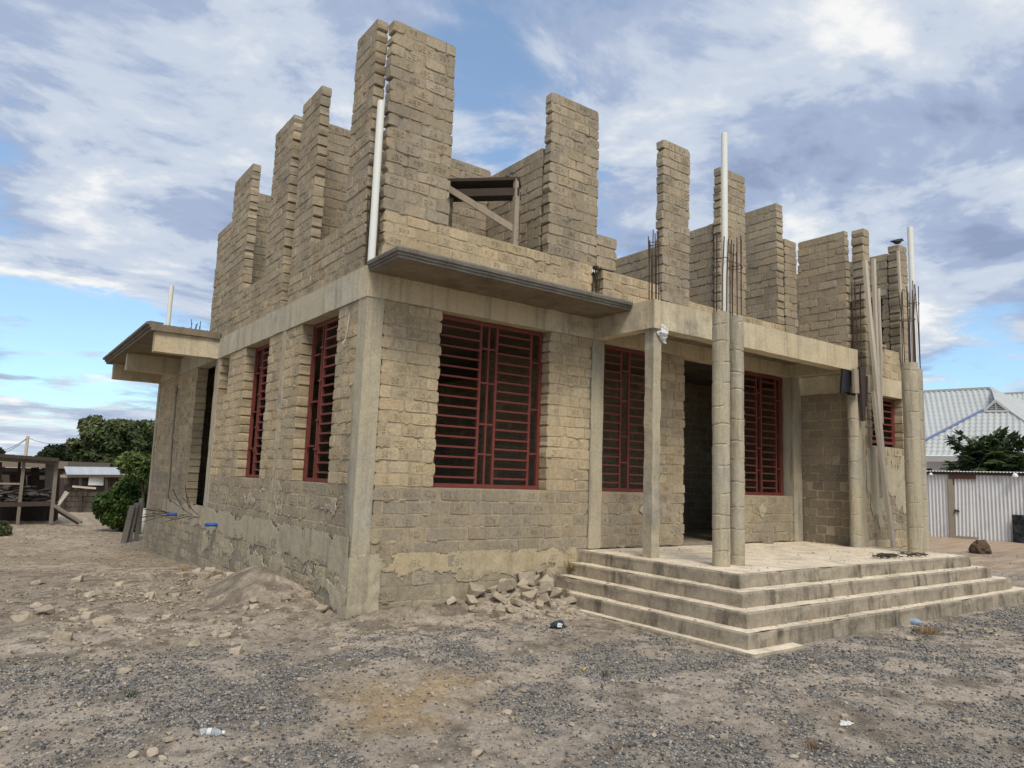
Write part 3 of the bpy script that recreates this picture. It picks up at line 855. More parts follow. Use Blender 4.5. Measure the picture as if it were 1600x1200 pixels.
round_column(8.43, -1.84, .50, 3.40, .095, (4.72, 6, .03, (4.45,)), (8.42, -1.84, 5.71, .044), 12, 5)
round_column(8.05, -1.02, .61, 3.40, .088, None, None, 9, 6)
# starter bars and pipes standing in the frame
def part_rebar(args, name='rebar_cage'):
    b = MB(); rebar(b, *args); b.build(name, M['steel'], house)
part_rebar((3.42, -.99, 3.76, 4.58, .065, 8, .02, (4.52,)))
part_rebar((3.36, .05, 3.76, 4.34, .055, 6, .05, (4.0, 4.15)))
part_rebar((7.98, -.12, 3.74, 4.08, .055, 6, .03, None))
part_rebar((8.30, -.99, 3.41, 4.85, .06, 6, .03, (3.75, 4.2, 4.6)))
part_rebar((.06, .10, 3.76, 4.62, .065, 7, .02, (4.2, 4.56)))
part_rebar((-.40, 6.25, 3.85, 4.0, .08, 6, .02, None, .006, .06))
b = MB(); b.tube([(.035, .045, 3.72), (.035, .045, 5.68)], .042, 16, caps=False); b.build('drain_pipe', M['pvc'], house, smooth=True)
cpp = far(265, 482, 13.6)
b = MB(); b.tube([(cpp.x, cpp.y, 3.8), (cpp.x, cpp.y, far(267, 446, 13.6).z)], .036, 14, caps=False); b.build('drain_pipe', M['pvc'], house, smooth=True)
# bent bars poking out by the side door, with blue pipe stubs
for i in range(11):
    b = MB()
    y = rnd.uniform(6.3, 7.6); z = .60+rnd.uniform(0, .05)
    d = Vector((-rnd.uniform(.1, .45), rnd.uniform(-.25, .25), rnd.uniform(-.10, .75)))
    b.tube([(.02, y, z), tuple(Vector((-.02, y, z))+d*.4), tuple(Vector((-.02, y, z))+d)], .006, 5)
    b.build('rebar', M['steel'], house)
for i in range(7):
    b = MB()
    y = rnd.uniform(8.2, 9.2); d = Vector((-rnd.uniform(.4, .9), rnd.uniform(-.5, .3), rnd.uniform(-.2, .16)))
    b.tube([(.02, y, .55), tuple(Vector((-.02, y, .55))+d*.5), tuple(Vector((-.02, y, .55))+d)], .006, 5)
    b.build('rebar', M['steel'], house)
for (y, z) in ((8.1, .56), (5.13, .58)):
    b = MB(); b.tube([(.0, y, z), (-.12, y+.05, z+.008), (-.20, y+.08, z+.0)], .030, 14); b.tube([(-.15, y+.06, z+.005), (-.205, y+.082, z+.0)], .024, 12)
    b.build('pipe_stub', M['bluepvc'], house, smooth=True)
b = MB(); b.tube([(-.018, 9.33, 3.2), (-.020, 9.30, 2.0), (-.022, 9.2, 1.4), (-.025, 9.13, .6)], .022, 8); b.build('conduit', M['column'], house, smooth=True)
b = MB(); b.tube([(-.03, 11.46, .5), (-.03, 11.46, -.05)], .04, 10); b.build('drain_pipe', M['pvc'], house, smooth=True)
b = MB(); b.tube([(-.02, .42, 3.28), (-.03, .43, 3.1), (-.035, .45, 2.98)], .005, 6); b.tube([(-.035, .45, 2.98), (-.06, .46, 2.93), (-.03, .47, 2.9)], .010, 6); b.build('cable', M['woodpale'], house)
# cement patches with switch boxes
for (x, y, z) in ((4.35, -.006, 1.13), (7.06, -.006, 1.12)):
    mb = MB(); mb.add([(x+.10*math.cos(a)*(1+.3*math.sin(a*3+x)), y-.008, z+.10*math.sin(a)*(1+.25*math.cos(a*4))) for a in np.linspace(0, 6.0, 12)], [tuple(range(12))])
    mb.box((x-.035, y-.022, z-.03), (x+.035, y+.0, z+.025)); mb.build('socket_box', M['render'], house)

# ------------------------------------------------------------------ porch platform and steps
def step(name, x0, y0, x1, z0, z1, yb=0.0, seed=0, wob=.012):
    """slab with worn uneven nosing; front-left corner (x0,y0), right end x1"""
    mb = MB()
    path = []
    def leg(p, q, n0, n1, n):
        for i in range(n):
            t = i/n; path.append((p[0]+(q[0]-p[0])*t, p[1]+(q[1]-p[1])*t, n0[0]+(n1[0]-n0[0])*t, n0[1]+(n1[1]-n0[1])*t))
    e = .05
    leg((x0, yb), (x0, y0+e), (-1, 0), (-1, 0), int((yb-y0)/.05)); leg((x0, y0+e), (x0, y0), (-1, 0), (-1, -1), 2)
    leg((x0, y0), (x0+e, y0), (-1, -1), (0, -1), 2); leg((x0+e, y0), (x1-e, y0), (0, -1), (0, -1), int((x1-x0)/.05)); leg((x1-e, y0), (x1, y0), (0, -1), (1, -1), 2)
    leg((x1, y0), (x1, y0+e), (1, -1), (1, 0), 2); leg((x1, y0+e), (x1, yb), (1, 0), (1, 0), int((yb-y0)/.08))
    vs = []
    for (x, y, nx_, ny_) in path:
        for k, (zz, off) in enumerate(((z0, 0), (z0+(z1-z0)*.4, .004), (z0+(z1-z0)*.75, .0), (z1-.018, 0), (z1-.006, -.008), (z1, -.024))):
            w = mnoise.noise(Vector((x*4, y*4, zz*9+seed)))*wob + mnoise.noise(Vector((x*15, y*15, zz*15+seed)))*wob*.5
            chip = max(0, mnoise.noise(Vector((x*2.3, y*2.3, seed)))-.25)*.06 if k >= 3 else 0
            vs.append((x+nx_*(off+w-chip), y+ny_*(off+w-chip), zz-(chip*.5 if k >= 4 else 0)))
    mb.m = 0; mb.add(vs, [(i*6+k, (i+1)*6+k, (i+1)*6+k+1, i*6+k+1) for i in range(len(path)-1) for k in range(5)])
    # top surface
    mb.m = 1
    nx, ny = int((x1-x0)/.08), int((yb-y0)/.08)
    vs = []
    for i in range(nx+1):
        for k in range(ny+1):
            x = x0+.02+(x1-x0-.04)*i/nx; y = y0+.02+(yb-y0-.04)*k/ny
            vs.append((x, y, z1-.001+.006*mnoise.noise(Vector((x*3, y*3, seed)))+.003*mnoise.noise(Vector((x*11, y*11, seed)))))
    mb.add(vs, [(i*(ny+1)+k, (i+1)*(ny+1)+k, (i+1)*(ny+1)+k+1, i*(ny+1)+k+1) for i in range(nx) for k in range(ny)])
    return mb.build(name, [M['step'], M['tread']], house)
step('porch_floor', 3.13, -2.45, 8.55, .40, .61, -.0, 1)
step('step', 2.93, -2.64, 8.72, .25, .465, -.03, 2)
step('step', 2.74, -2.82, 8.98, .10, .32, -.03, 3)
step('step', 2.57, -2.96, 9.30, -.10, .172, -.03, 4)
step('step', 2.45, -3.12, 3.28, -.10, .03, -.20, 5)

# loose dirt and chips on the treads
mb = MB()
for i in range(900):
    lvl = rnd.choice(((.612, 3.2, -2.35, 0), (.467, 2.95, -2.6, 1), (.322, 2.76, -2.79, 1), (.174, 2.6, -2.93, 1), (.612, 3.2, -2.35, 0)))
    if lvl[3] == 0: x, y = rnd.uniform(3.2, 8.3), rnd.uniform(-2.38, -.1)
    elif rnd.random() < .4: x, y = lvl[1]+rnd.random()*.14, rnd.uniform(-2.6, -.1)
    else: x, y = rnd.uniform(lvl[1], 8.4), lvl[2]+rnd.random()*.14
    r = rnd.uniform(.003, .013) if rnd.random() < .93 else rnd.uniform(.014, .028)
    mb.col = jc(rnd.choice(((.40, .33, .24), (.30, .24, .17), (.46, .40, .31))), .2)
    p = Vector((x, y, lvl[0]-.002))
    mb.add([tuple(p+Vector((math.cos(a)*r*rnd.uniform(.6, 1.2), math.sin(a)*r*rnd.uniform(.6, 1.2), 0))) for a in (0, 1.2, 2.4, 3.6, 4.9)]+[tuple(p+Vector((0, 0, r*.7)))],
           [(0,1,5),(1,2,5),(2,3,5),(3,4,5),(4,0,5)])
o = mb.build('dirt_crumbs', M['rock']); tag(o, 'small chips of dirt and mortar lying on the porch steps', 'debris', None, 'stuff')

# ------------------------------------------------------------------ broken stones
def rock_mesh(name, seed, dims, npts=16, cut=.75, mode='angular'):
    r_ = random.Random(seed); bm = bmesh.new()
    for i in range(npts):
        if mode == 'angular':
            p = Vector((r_.choice((-1, 1))*r_.uniform(cut, 1), r_.choice((-1, 1))*r_.uniform(cut, 1), r_.choice((-1, 1))*r_.uniform(cut*.8, 1)))
        else:
            p = Vector((r_.gauss(0, 1), r_.gauss(0, 1), r_.gauss(0, 1))).normalized()*r_.uniform(.85, 1.05)
        bm.verts.new((p.x*dims[0], p.y*dims[1], p.z*dims[2]))
    res = bmesh.ops.convex_hull(bm, input=bm.verts[:])
    bmesh.ops.delete(bm, geom=list({e for e in res['geom_interior'] if isinstance(e, bmesh.types.BMVert)}), context='VERTS')
    bmesh.ops.bevel(bm, geom=bm.edges[:]+bm.verts[:], offset=min(dims)*.10, segments=1, affect='EDGES', profile=.5)
    bmesh.ops.triangulate(bm, faces=bm.faces[:])
    bmesh.ops.subdivide_edges(bm, edges=bm.edges[:], cuts=1)
    k = min(dims)
    for v in bm.verts:
        v.co += mnoise.noise_vector(v.co/k*1.3+Vector((seed, 0, 0)))*k*.10
    me = bpy.data.meshes.new(name); bm.to_mesh(me); bm.free()
    at = me.color_attributes.new('Col', 'FLOAT_COLOR', 'POINT')
    base = r_.choice(((.39, .325, .24), (.36, .30, .22), (.42, .355, .27), (.34, .285, .215)))
    at.data.foreach_set('color', np.tile(np.array([*base, 1], np.float32), len(me.vertices)))
    me.materials.append(M['rock'])
    return me
ANG = [rock_mesh('stone', s, (1, rr, hh), 18, .6) for s, rr, hh in ((1, .8, .6), (2, .6, .45), (3, .9, .7), (4, .7, .35), (5, .75, .6), (6, .55, .5))]
RND = [rock_mesh('stone', s, (1, rr, hh), 26, 1, 'round') for s, rr, hh in ((11, .8, .6), (12, .7, .5), (13, .85, .45), (14, .65, .55))]

def stone(me, x, y, z, s, label, group=None, name='stone', rot=None, cat='stone'):
    o = bpy.data.objects.new(name, me); COL.objects.link(o)
    o.location = (x, y, z); o.scale = (s, s, s)
    o.rotation_euler = rot or (rnd.uniform(-.25, .25), rnd.uniform(-.25, .25), rnd.uniform(0, 6.28))
    tag(o, label, cat, group); return o

# the heap beside the steps (photo spots: along-wall, out-from-wall, height, size)
heap = [(1.42, -.62, .05, .135), (1.33, -.28, .10, .10), (1.50, -.10, .17, .135), (1.65, -.36, .13, .125), (1.14, -.15, .08, .075), (1.85, -.18, .16, .16), (2.02, -.42, .13, .12),
        (1.78, -.50, .08, .09), (2.25, -.05, .30, .155), (2.12, -.16, .21, .10), (2.42, -.20, .27, .15), (2.30, -.36, .19, .11), (2.18, -.55, .08, .10), (2.02, -.62, .05, .085),
        (2.42, -.42, .12, .10), (2.52, -.55, .06, .10), (1.92, -.04, .26, .095), (2.46, -.04, .40, .08), (2.60, -.12, .36, .09), (1.25, -.42, .04, .07), (1.60, -.62, .03, .06),
        (1.75, -.08, .11, .09), (2.35, -.62, .03, .07), (2.62, -.36, .17, .07), (2.05, -.30, .20, .075), (2.33, -.16, .33, .06), (2.22, -.45, .10, .06), (1.52, -.45, .07, .06)]
for i, (x, y, z, s) in enumerate(heap):
    lab = 'broken chunk of tan block in the heap between wall and steps'; gr = 'rubble heap beside the steps'
    if i == 0: lab, gr = 'largest squared block chunk lying in front of the rubble heap by the steps', None
    if i == 8: lab, gr = 'pale square chunk tilted on top of the rubble heap by the steps', None
    stone(ANG[i % 6], x, y, max(z*.92+.02, G(x, y)+s*.38), s*.84, lab, gr, rot=(rnd.uniform(-.6, .6), rnd.uniform(-.6, .6), rnd.uniform(0, 6.28)))
for i in range(34):
    x = rnd.gauss(2.05, .45); y = rnd.gauss(-.55, .22)
    if y > -.06 or (x > 2.55 and y > -1): continue
    s = rnd.uniform(.018, .05)
    stone(ANG[i % 6], x, y, G(x, y)+s*.3, s, 'small broken block chip strewn around the foot of the rubble heap', 'chips around the rubble heap')

# named loose stones seen in the open
def uvz(u, v, z=0.0):
    r = _r2*((u-800)/FOC) + _u2*((600-v)/FOC) + _f
    t = (z-CAM.z)/r.z
    return CAM+r*t
named = [(193, 1052, .060, RND[0], 'pale rounded stone alone on the dark gravel, largest in the left foreground'),
         (208, 1182, .044, RND[1], 'left one of three rounded stones at the bottom edge of the gravel'),
         (237, 1180, .046, RND[2], 'middle one of three rounded stones at the bottom edge of the gravel'),
         (254, 1188, .034, RND[3], 'small right one of three rounded stones at the bottom edge of the gravel'),
         (262, 1158, .036, ANG[3], 'flat stone just above the three rounded stones at the bottom edge'),
         (523, 1018, .050, ANG[4], 'pale yellowish broken stone on gravel in front of the house corner'),
         (470, 1064, .036, RND[2], 'small grey stone on the gravel left of the orange sand patch'),
         (792, 1116, .045, RND[1], 'rounded grey stone on the pale sandy gap in the gravel'),
         (790, 1130, .028, RND[3], 'small stone touching the rounded grey stone in the sandy gap'),
         (838, 1059, .036, RND[2], 'white flattish stone on gravel right of the orange sand patch'),
         (745, 1180, .045, RND[0], 'buried grey stone in the gravel at the bottom centre'),
         (1420, 1000, .062, RND[1], 'pale rounded stone below the blue plastic bottle at the steps'),
         (1500, 988, .045, ANG[2], 'dark brown clod on the ground right of the dry grass tuft'),
         (1545, 990, .050, RND[2], 'flat tan stone on the ground at the far right of the steps'),
         (645, 985, .060, ANG[3], 'flat tan stone on bare soil in front of the house corner'),
         (95, 1000, .085, ANG[0], 'square tan block chunk in the rubble at the left edge'),
         (35, 970, .115, RND[0], 'largest dusty lump in the rubble at the left edge'),
         (70, 960, .085, ANG[2], 'tan chunk behind the square block in the left rubble'),
         (160, 975, .10, ANG[3], 'broad flat slab of broken render in the left rubble'),
         (140, 965, .07, ANG[4], 'squared chunk beside the flat slab in the left rubble'),
         (120, 908, .09, ANG[4], 'single block chunk further back towards the shed'),
         (187, 856+13, .10, ANG[0], 'small tan block lying on the yard left of the side wall'),
         (60, 912, .10, ANG[3], 'long flat piece of broken block in the yard rubble')]
for (u, v, s, me, lab) in named:
    p = uvz(u, v, G(uvz(u, v).x, uvz(u, v).y)); p = uvz(u, v, G(p.x, p.y))
    stone(me, p.x, p.y, G(p.x, p.y)+s*.22, s, lab)
# rubble beside the side wall
n = 0
while n < 175:
    x = -abs(rnd.gauss(.0, 1.15))-.25; y = rnd.gauss(2.0, 1.9)
    if y < -1.2 or y > 6 or x < -3.4: continue
    if math.hypot((x+.45)/.55, (y-1.5)/.75) < 1: n += .3; continue
    s = .018+.055*rnd.random()**3
    stone(rnd.choice(ANG+RND[:2]), x, y, G(x, y)+s*.22, s, 'dusty chunk of rubble strewn along the foot of the side wall', 'rubble along the side wall'); n += 1
for (x, y, s) in ((-.55, 3.1, .13), (-.38, 2.75, .12), (-.75, 2.9, .10), (-.30, 3.3, .09), (-.9, 3.25, .09), (-.2, 2.55, .085), (-.62, 2.7, .08), (-.5, 3.5, .08), (-.15, .85, .07), (-.28, .55, .085), (-.12, .40, .07), (-.36, .78, .07)):
    stone(rnd.choice(ANG), x, y, G(x, y)+s*.25, s, 'large block chunk among the rubble at the foot of the side wall', 'large rubble chunks by the side wall')
# scattered small stones on the gravel
n = 0
while n < 100:
    x = rnd.uniform(-3.2, 7.5); y = rnd.uniform(-5.2, -.7)
    if x > 2.3 and y > -3.3: continue
    if math.hypot(x-CAM.x, y-CAM.y) < 2.6: continue
    s = .012+.024*rnd.random()**2
    stone(rnd.choice(RND+ANG[:3]), x, y, G(x, y)+s*.2, s, 'small pale stone scattered on the grey gravel', 'small stones on the gravel'); n += 1
# concrete block left on the porch and boulder by the road
mb = MB(); bumpy_box(mb, (-.10, -.05, 0), (.10, .05, .12), .05, .006); o = mb.build('block', M['step'], bevel=.008); o.location = (7.02, -.14, .612); o.rotation_euler.z = .15
tag(o, 'loose block standing on the porch floor against the wall under the window', 'block')
bp = far(1532, 866, 21.0)
# ------------------------------------------------------------------ litter
def crumple(name, dims, mat, seed, loc, label, cat, sub=3, amp=.5, col=(.6, .6, .6)):
    bm = bmesh.new(); bmesh.ops.create_icosphere(bm, subdivisions=sub, radius=1)
    for v in bm.verts:
        k = 1+amp*(abs(mnoise.noise(v.co*1.7+Vector((seed, 0, 0))))*1.6-.5)+amp*.5*mnoise.noise(v.co*5+Vector((seed, 3, 0)))
        v.co = Vector((v.co.x*dims[0]*k, v.co.y*dims[1]*k, max(v.co.z, -.35)*dims[2]*k))
    me = bpy.data.meshes.new(name); bm.to_mesh(me); bm.free()
    at = me.color_attributes.new('Col', 'FLOAT_COLOR', 'POINT')
    at.data.foreach_set('color', np.tile(np.array([*col, 1], np.float32), len(me.vertices)))
    me.materials.append(mat); o = bpy.data.objects.new(name, me); COL.objects.link(o); o.location = loc
    if label: tag(o, label, cat)
    return o
crumple('boulder', (.26, .22, .25), M['rock'], 33, (bp.x, bp.y, G(bp.x, bp.y)+.07), 'dark brown boulder on the ground near the corrugated fence', 'boulder', 3, .28, (.10, .068, .045))
M['film'] = mat_plain('dark_film', (.030, .042, .052), .3, .5, .4, 14)
M['whitefilm'] = mat_plain('white_film', (.62, .62, .60), .4, .4, .12, 14)
p = uvz(873, 981); z = G(p.x, p.y)
bag = crumple('plastic_bag', (.085, .06, .055), M['film'], 3, (p.x, p.y, z+.018), 'crumpled dark blue black plastic bag on the soil beside the lowest step', 'plastic bag')
bw = crumple('bag_lining', (.03, .02, .03), M['whitefilm'], 5, (0, 0, 0), None, None); bw.parent = bag; bw.location = (-.035, -.052, .016)
p = uvz(877, 938); crumple('plastic_wrapper', (.055, .045, .045), M['whitefilm'], 9, (p.x, p.y, G(p.x, p.y)+.03), 'white crumpled wrapper between the rubble heap and the lowest step', 'wrapper')
p = uvz(1432, 985); crumple('dirt_clump', (.05, .04, .03), M['rock'], 19, (p.x, p.y, G(p.x, p.y)+.01), 'brown clump of soil and roots beside the blue bottle', 'clump', col=(.16, .115, .08))

M['clear'] = None
t = NT('clear_plastic'); t.b.inputs['Transmission Weight'].default_value = .75; t.b.inputs['Specular IOR Level'].default_value = .5; t.b.inputs['IOR'].default_value = 1.2
M['clear'] = t.done((.85, .9, .95), None, .15)
t = NT('bluish_plastic'); t.b.inputs['Transmission Weight'].default_value = .5; t.b.inputs['Specular IOR Level'].default_value = .5; t.b.inputs['IOR'].default_value = 1.2
M['clearblue'] = t.done((.50, .62, .78), t.bump(t.noise(40, 3, .6), .01, .6), .25)
def bottle(u, v, rz, mat, label, cap=True, band=False, s=1.0):
    p = uvz(u, v); root = empty('plastic_bottle', (p.x, p.y, G(p.x, p.y)+.028*s), rz); tag(root, label, 'bottle')
    prof = [(.0, .012), (.005, .028), (.03, .031), (.05, .028), (.055, .031), (.08, .031), (.085, .029), (.11, .031), (.14, .031), (.165, .024), (.18, .014), (.20, .013)]
    mb = MB(); mb.tube([(a*s, 0, 0) for a, _ in prof], [b*s for _, b in prof], 18); mb.build('bottle_body', mat, root, smooth=True)
    if cap: mb = MB(); mb.tube([(.195*s, 0, 0), (.215*s, 0, 0)], .0155*s, 14); mb.build('cap', M['pvc'], root)
    if band:
        mb = MB(); mb.tube([(.07*s, 0, 0), (.105*s, 0, 0)], .0325*s, 18, caps=False); mb.build('bottle_label', M['whitefilm'], root, smooth=True)
bottle(312, 1150, -.65, M['clear'], 'clear plastic bottle with white band lying on the gravel in the left foreground', True, True, .66)
bottle(1408, 972, -1.4, M['clearblue'], 'crushed bluish plastic bottle lying beside the bottom step', False, False, 1.15)
bottle(912, 1048, .6, mat_plain('yellow_plastic', (.62, .42, .02), .5, .3, .1), 'small yellow plastic scrap on the gravel before the steps', False, False, .30)
p = uvz(1322, 1132); crumple('plastic_film', (.05, .035, .012), M['whitefilm'], 29, (p.x, p.y, G(p.x, p.y)+.006), 'thin pale plastic scrap on gravel at the lower right', 'plastic scrap')

def tuft(u, v, n, h, col, label, name='dry_grass', z=None, spread=.06):
    p = uvz(u, v, z or 0); zz = G(p.x, p.y) if z is None else z
    mb = MB()
    for i in range(n):
        a = rnd.uniform(0, 6.28); r = rnd.random()*spread; l = h*rnd.uniform(.5, 1.2); b = rnd.uniform(.2, 1.0)
        q = Vector((r*math.cos(a), r*math.sin(a), 0)); d = Vector((math.cos(a)*b, math.sin(a)*b, 1)).normalized()*l
        mb.col = jc(col, .3); s = Vector((-math.sin(a), math.cos(a), 0))*.0025
        e = q+d*.6; f = q+d+Vector((0, 0, -l*.25*b))
        mb.add([tuple(q-s), tuple(q+s), tuple(e+s*.8), tuple(e-s*.8), tuple(f)], [(0,1,2,3),(3,2,4)])
    o = mb.build(name, M['leaf']); o.location = (p.x, p.y, zz); tag(o, label, 'dry grass'); return o
tuft(1452, 990, 150, .11, (.30, .20, .09), 'brown tuft of dry grass on gravel right of the crushed blue bottle', spread=.12)
tuft(893, 893, 130, .13, (.34, .24, .10), 'dry straw tuft growing at the wall end of the steps', z=.44, spread=.06)
tuft(288, 895, 60, .12, (.34, .26, .12), 'sparse dry tuft at the foot of the side wall behind the dirt mound', spread=.12)
tuft(1275, 1170, 50, .06, (.22, .14, .07), 'small brown weed flattened on gravel at the bottom right', spread=.08)
tuft(945, 1058, 30, .07, (.09, .10, .05), 'single dark weed sprout in the gravel before the steps', spread=.02)
tuft(202, 1088, 60, .03, (.07, .10, .05), 'tiny green weed on gravel below the large pale stone', spread=.05)
# twigs on the porch
for (cx_, cy_, n_, lab) in ((6.75, -2.12, 80, 'larger tangle of dark dry twigs lying on the porch floor'), (7.45, -2.20, 45, 'smaller tangle of dark dry twigs by the porch floor edge')):
    mb = MB()
    for i in range(n_):
        a = rnd.uniform(0, 6.28); p = Vector((rnd.gauss(0, .12), rnd.gauss(0, .05), rnd.uniform(.005, .045))); l = rnd.uniform(.06, .20)
        d = Vector((math.cos(a), math.sin(a)*.5, rnd.uniform(-.1, .2)))*l
        mb.tube([tuple(p-d*.4), tuple(p+Vector((0, 0, .012))), tuple(p+d*.6)], rnd.uniform(.002, .006), 4)
    o = mb.build('twig_heap', M['wooddark']); o.location = (cx_, cy_, .612); tag(o, lab, 'twigs')
# plastic wrap caught at the top of the slim column
mb = MB(); nu, nv = 16, 22; vs = []
for i in range(nu+1):
    for k in range(nv+1):
        a = i/nu*2*math.pi; t_ = k/nv
        r = (.030+.055*math.sin(math.pi*min(1, t_*1.15))**.8)*(1+.5*mnoise.noise(Vector((math.cos(a)*2, math.sin(a)*2, t_*5)))+.3*mnoise.noise(Vector((math.cos(a)*6, math.sin(a)*6, t_*14))))
        vs.append((r*math.cos(a)*1.0+.02*math.sin(t_*7)+.05*t_, r*math.sin(a)*.6, -.24*t_))
mb.add(vs, [(i*(nv+1)+k, (i+1)*(nv+1)+k, (i+1)*(nv+1)+k+1, i*(nv+1)+k+1) for i in range(nu) for k in range(nv)])
o = mb.build('plastic_sheet', M['whitefilm']); o.location = (3.47, -1.075, 3.47); tag(o, 'white crumpled plastic sheet caught at the top of the slim porch column', 'plastic sheet')

# ------------------------------------------------------------------ timber
def pole(name, p, q, w, h, mat, label, cat='timber pole', r=False, group=None):
    mb = MB(); p = Vector(p); q = Vector(q); n = 10
    for i in range(n):
        a = p.lerp(q, i/n); b = p.lerp(q, (i+1)/n)
        off = lambda t: Vector((mnoise.noise(Vector((t*3, w*90, 1))), mnoise.noise(Vector((t*3, w*70, 5))), 0))*.012
        if r: mb.tube([tuple(a+off(i/n)), tuple(b+off((i+1)/n))], w/2, 8, caps=(i in (0, n-1)))
        else: mb.bar(a+off(i/n), b+off((i+1)/n), w, h, (0, 1, 0))
    o = mb.build(name, mat, loc=tuple(p)); tag(o, label, cat, group); return o
pole('timber_pole', (8.53, -1.36, .60), (8.36, -1.20, 3.1), .075, .05, M['woodpale'], 'lower timber prop standing on the porch against the wing front')
pole('timber_pole', (8.47, -1.27, 2.0), (8.25, -1.18, 5.28), .085, .05, M['woodpale'], 'long weathered timber board rising beside the wing pier')
pole('timber_pole', (8.545, -1.19, 1.38), (8.52, -1.19, 5.36), .07, .045, M['woodpale'], 'pale straight timber lath crossing the barred wing window')
pole('timber_pole', (8.66, -1.17, 2.6), (8.70, -1.17, 4.88), .06, .06, M['woodpale'], 'shorter round timber pole ending below the other laths', r=True)
pole('timber_pole', (9.62, -1.10, 3.7), (9.58, -1.10, 5.75), .06, .03, M['woodpale'], 'thin lath fixed upright to the last wing pier under the bird')

# wooden trestle behind the parapet
tr = empty('scaffold_trestle', (1.75, .5, 3.745)); tag(tr, 'old wooden scaffold trestle standing behind the parapet between two tall piers', 'trestle')
A = Vector((1.42, .80, 0)) - Vector((1.75, .5, 0)); B = Vector((2.10, .22, 0)) - Vector((1.75, .5, 0))
nrm = Vector((B.y-A.y, -(B.x-A.x), 0)).normalized()*-1
for k, (dz, off, w) in enumerate(((1.575, 0.0, .30), (1.46, .17, .10), (1.40, -.12, .10))):
    mb = MB(); mb.bar(A*1.05+nrm*off+Vector((0, 0, dz)), B*1.1+nrm*off+Vector((0, 0, dz+.03)), .05 if k else w, .10 if k else .04, (0, 0, 1)); mb.build('plank', M['wooddark'], tr)
for (P_, off) in ((A, .12), (A, -.12), (B, .12), (B, -.12)):
    mb = MB(); mb.bar(P_+nrm*off*1.3+Vector((0, 0, 0.0)), P_+nrm*off+Vector((0, 0, 1.6)), .055, .05, (1, 0, 0)); mb.build('leg', M['wood'], tr)
mb = MB(); mb.bar(A-nrm*.16+Vector((-.05, 0, 1.48)), B-nrm*.16+Vector((.05, 0, .90)), .03, .08, (0, 0, 1)); mb.build('brace', M['wood'], tr)
mb = MB(); mb.bar(B+nrm*.20+Vector((0.02, 0, 1.3)), B+nrm*.0+Vector((.10, .1, .86)), .04, .05); mb.build('brace', M['wooddark'], tr)

# black shuttering clamped round the top of the wing column
fw = empty('formwork_box', (8.05, -1.02, 3.0)); tag(fw, 'black board shuttering with a grey batten clamped to the top of the wing column', 'formwork')
mb = MB(); mb.bar((-.27, -.06, .40), (-.34, -.06, .02), .26, .03, (0, 1, 0)); mb.build('board', M['black'], fw)
mb = MB(); mb.bar((-.14, -.13, .42), (-.13, -.13, .03), .13, .04, (0, 1, 0)); mb.build('batten', M['wood'], fw)
mb = MB(); mb.bar((.02, -.15, .46), (.06, -.13, -.40), .17, .05, (0, 1, 0), w2=.07); mb.build('board', M['wooddark'], fw)
mb = MB(); mb.bar((.20, -.06, .34), (.15, -.06, -.16), .06, .16, (0, 1, 0)); mb.build('board', M['black'], fw)
mb = MB(); mb.bar((-.47, -.06, .02), (.0, -.06, .02), .03, .03); mb.build('batten', M['black'], fw)

# ------------------------------------------------------------------ bird
bd = empty('bird', (9.86, -.95, 5.93), R(-20)); tag(bd, 'black crow perched on the far right brick pier', 'bird')
bm = bmesh.new()
skel = [(-.15, 0, .075, .008), (-.09, 0, .085, .022), (-.03, 0, .085, .045), (.03, 0, .10, .05), (.075, 0, .125, .036), (.105, 0, .14, .030), (.13, 0, .14, .014), (.165, 0, .13, .003)]
mb = MB(); mb.tube([s[:3] for s in skel], [s[3] for s in skel], 12)
for sy in (-.02, .02):
    mb.tube([(.0, sy, .06), (.005, sy, .0)], .004, 5)
mb.add([(-.02, .04, .12), (.04, .05, .11), (-.10, .03, .095), (-.14, .015, .10), (-.05, .045, .08)], [(0,1,4,2), (0,2,3)])
mb.add([(-.02, -.04, .12), (.04, -.05, .11), (-.10, -.03, .095), (-.14, -.015, .10), (-.05, -.045, .08)], [(0,2,4,1), (0,3,2)])
mb.build('bird_body', M['black'], bd, smooth=True)

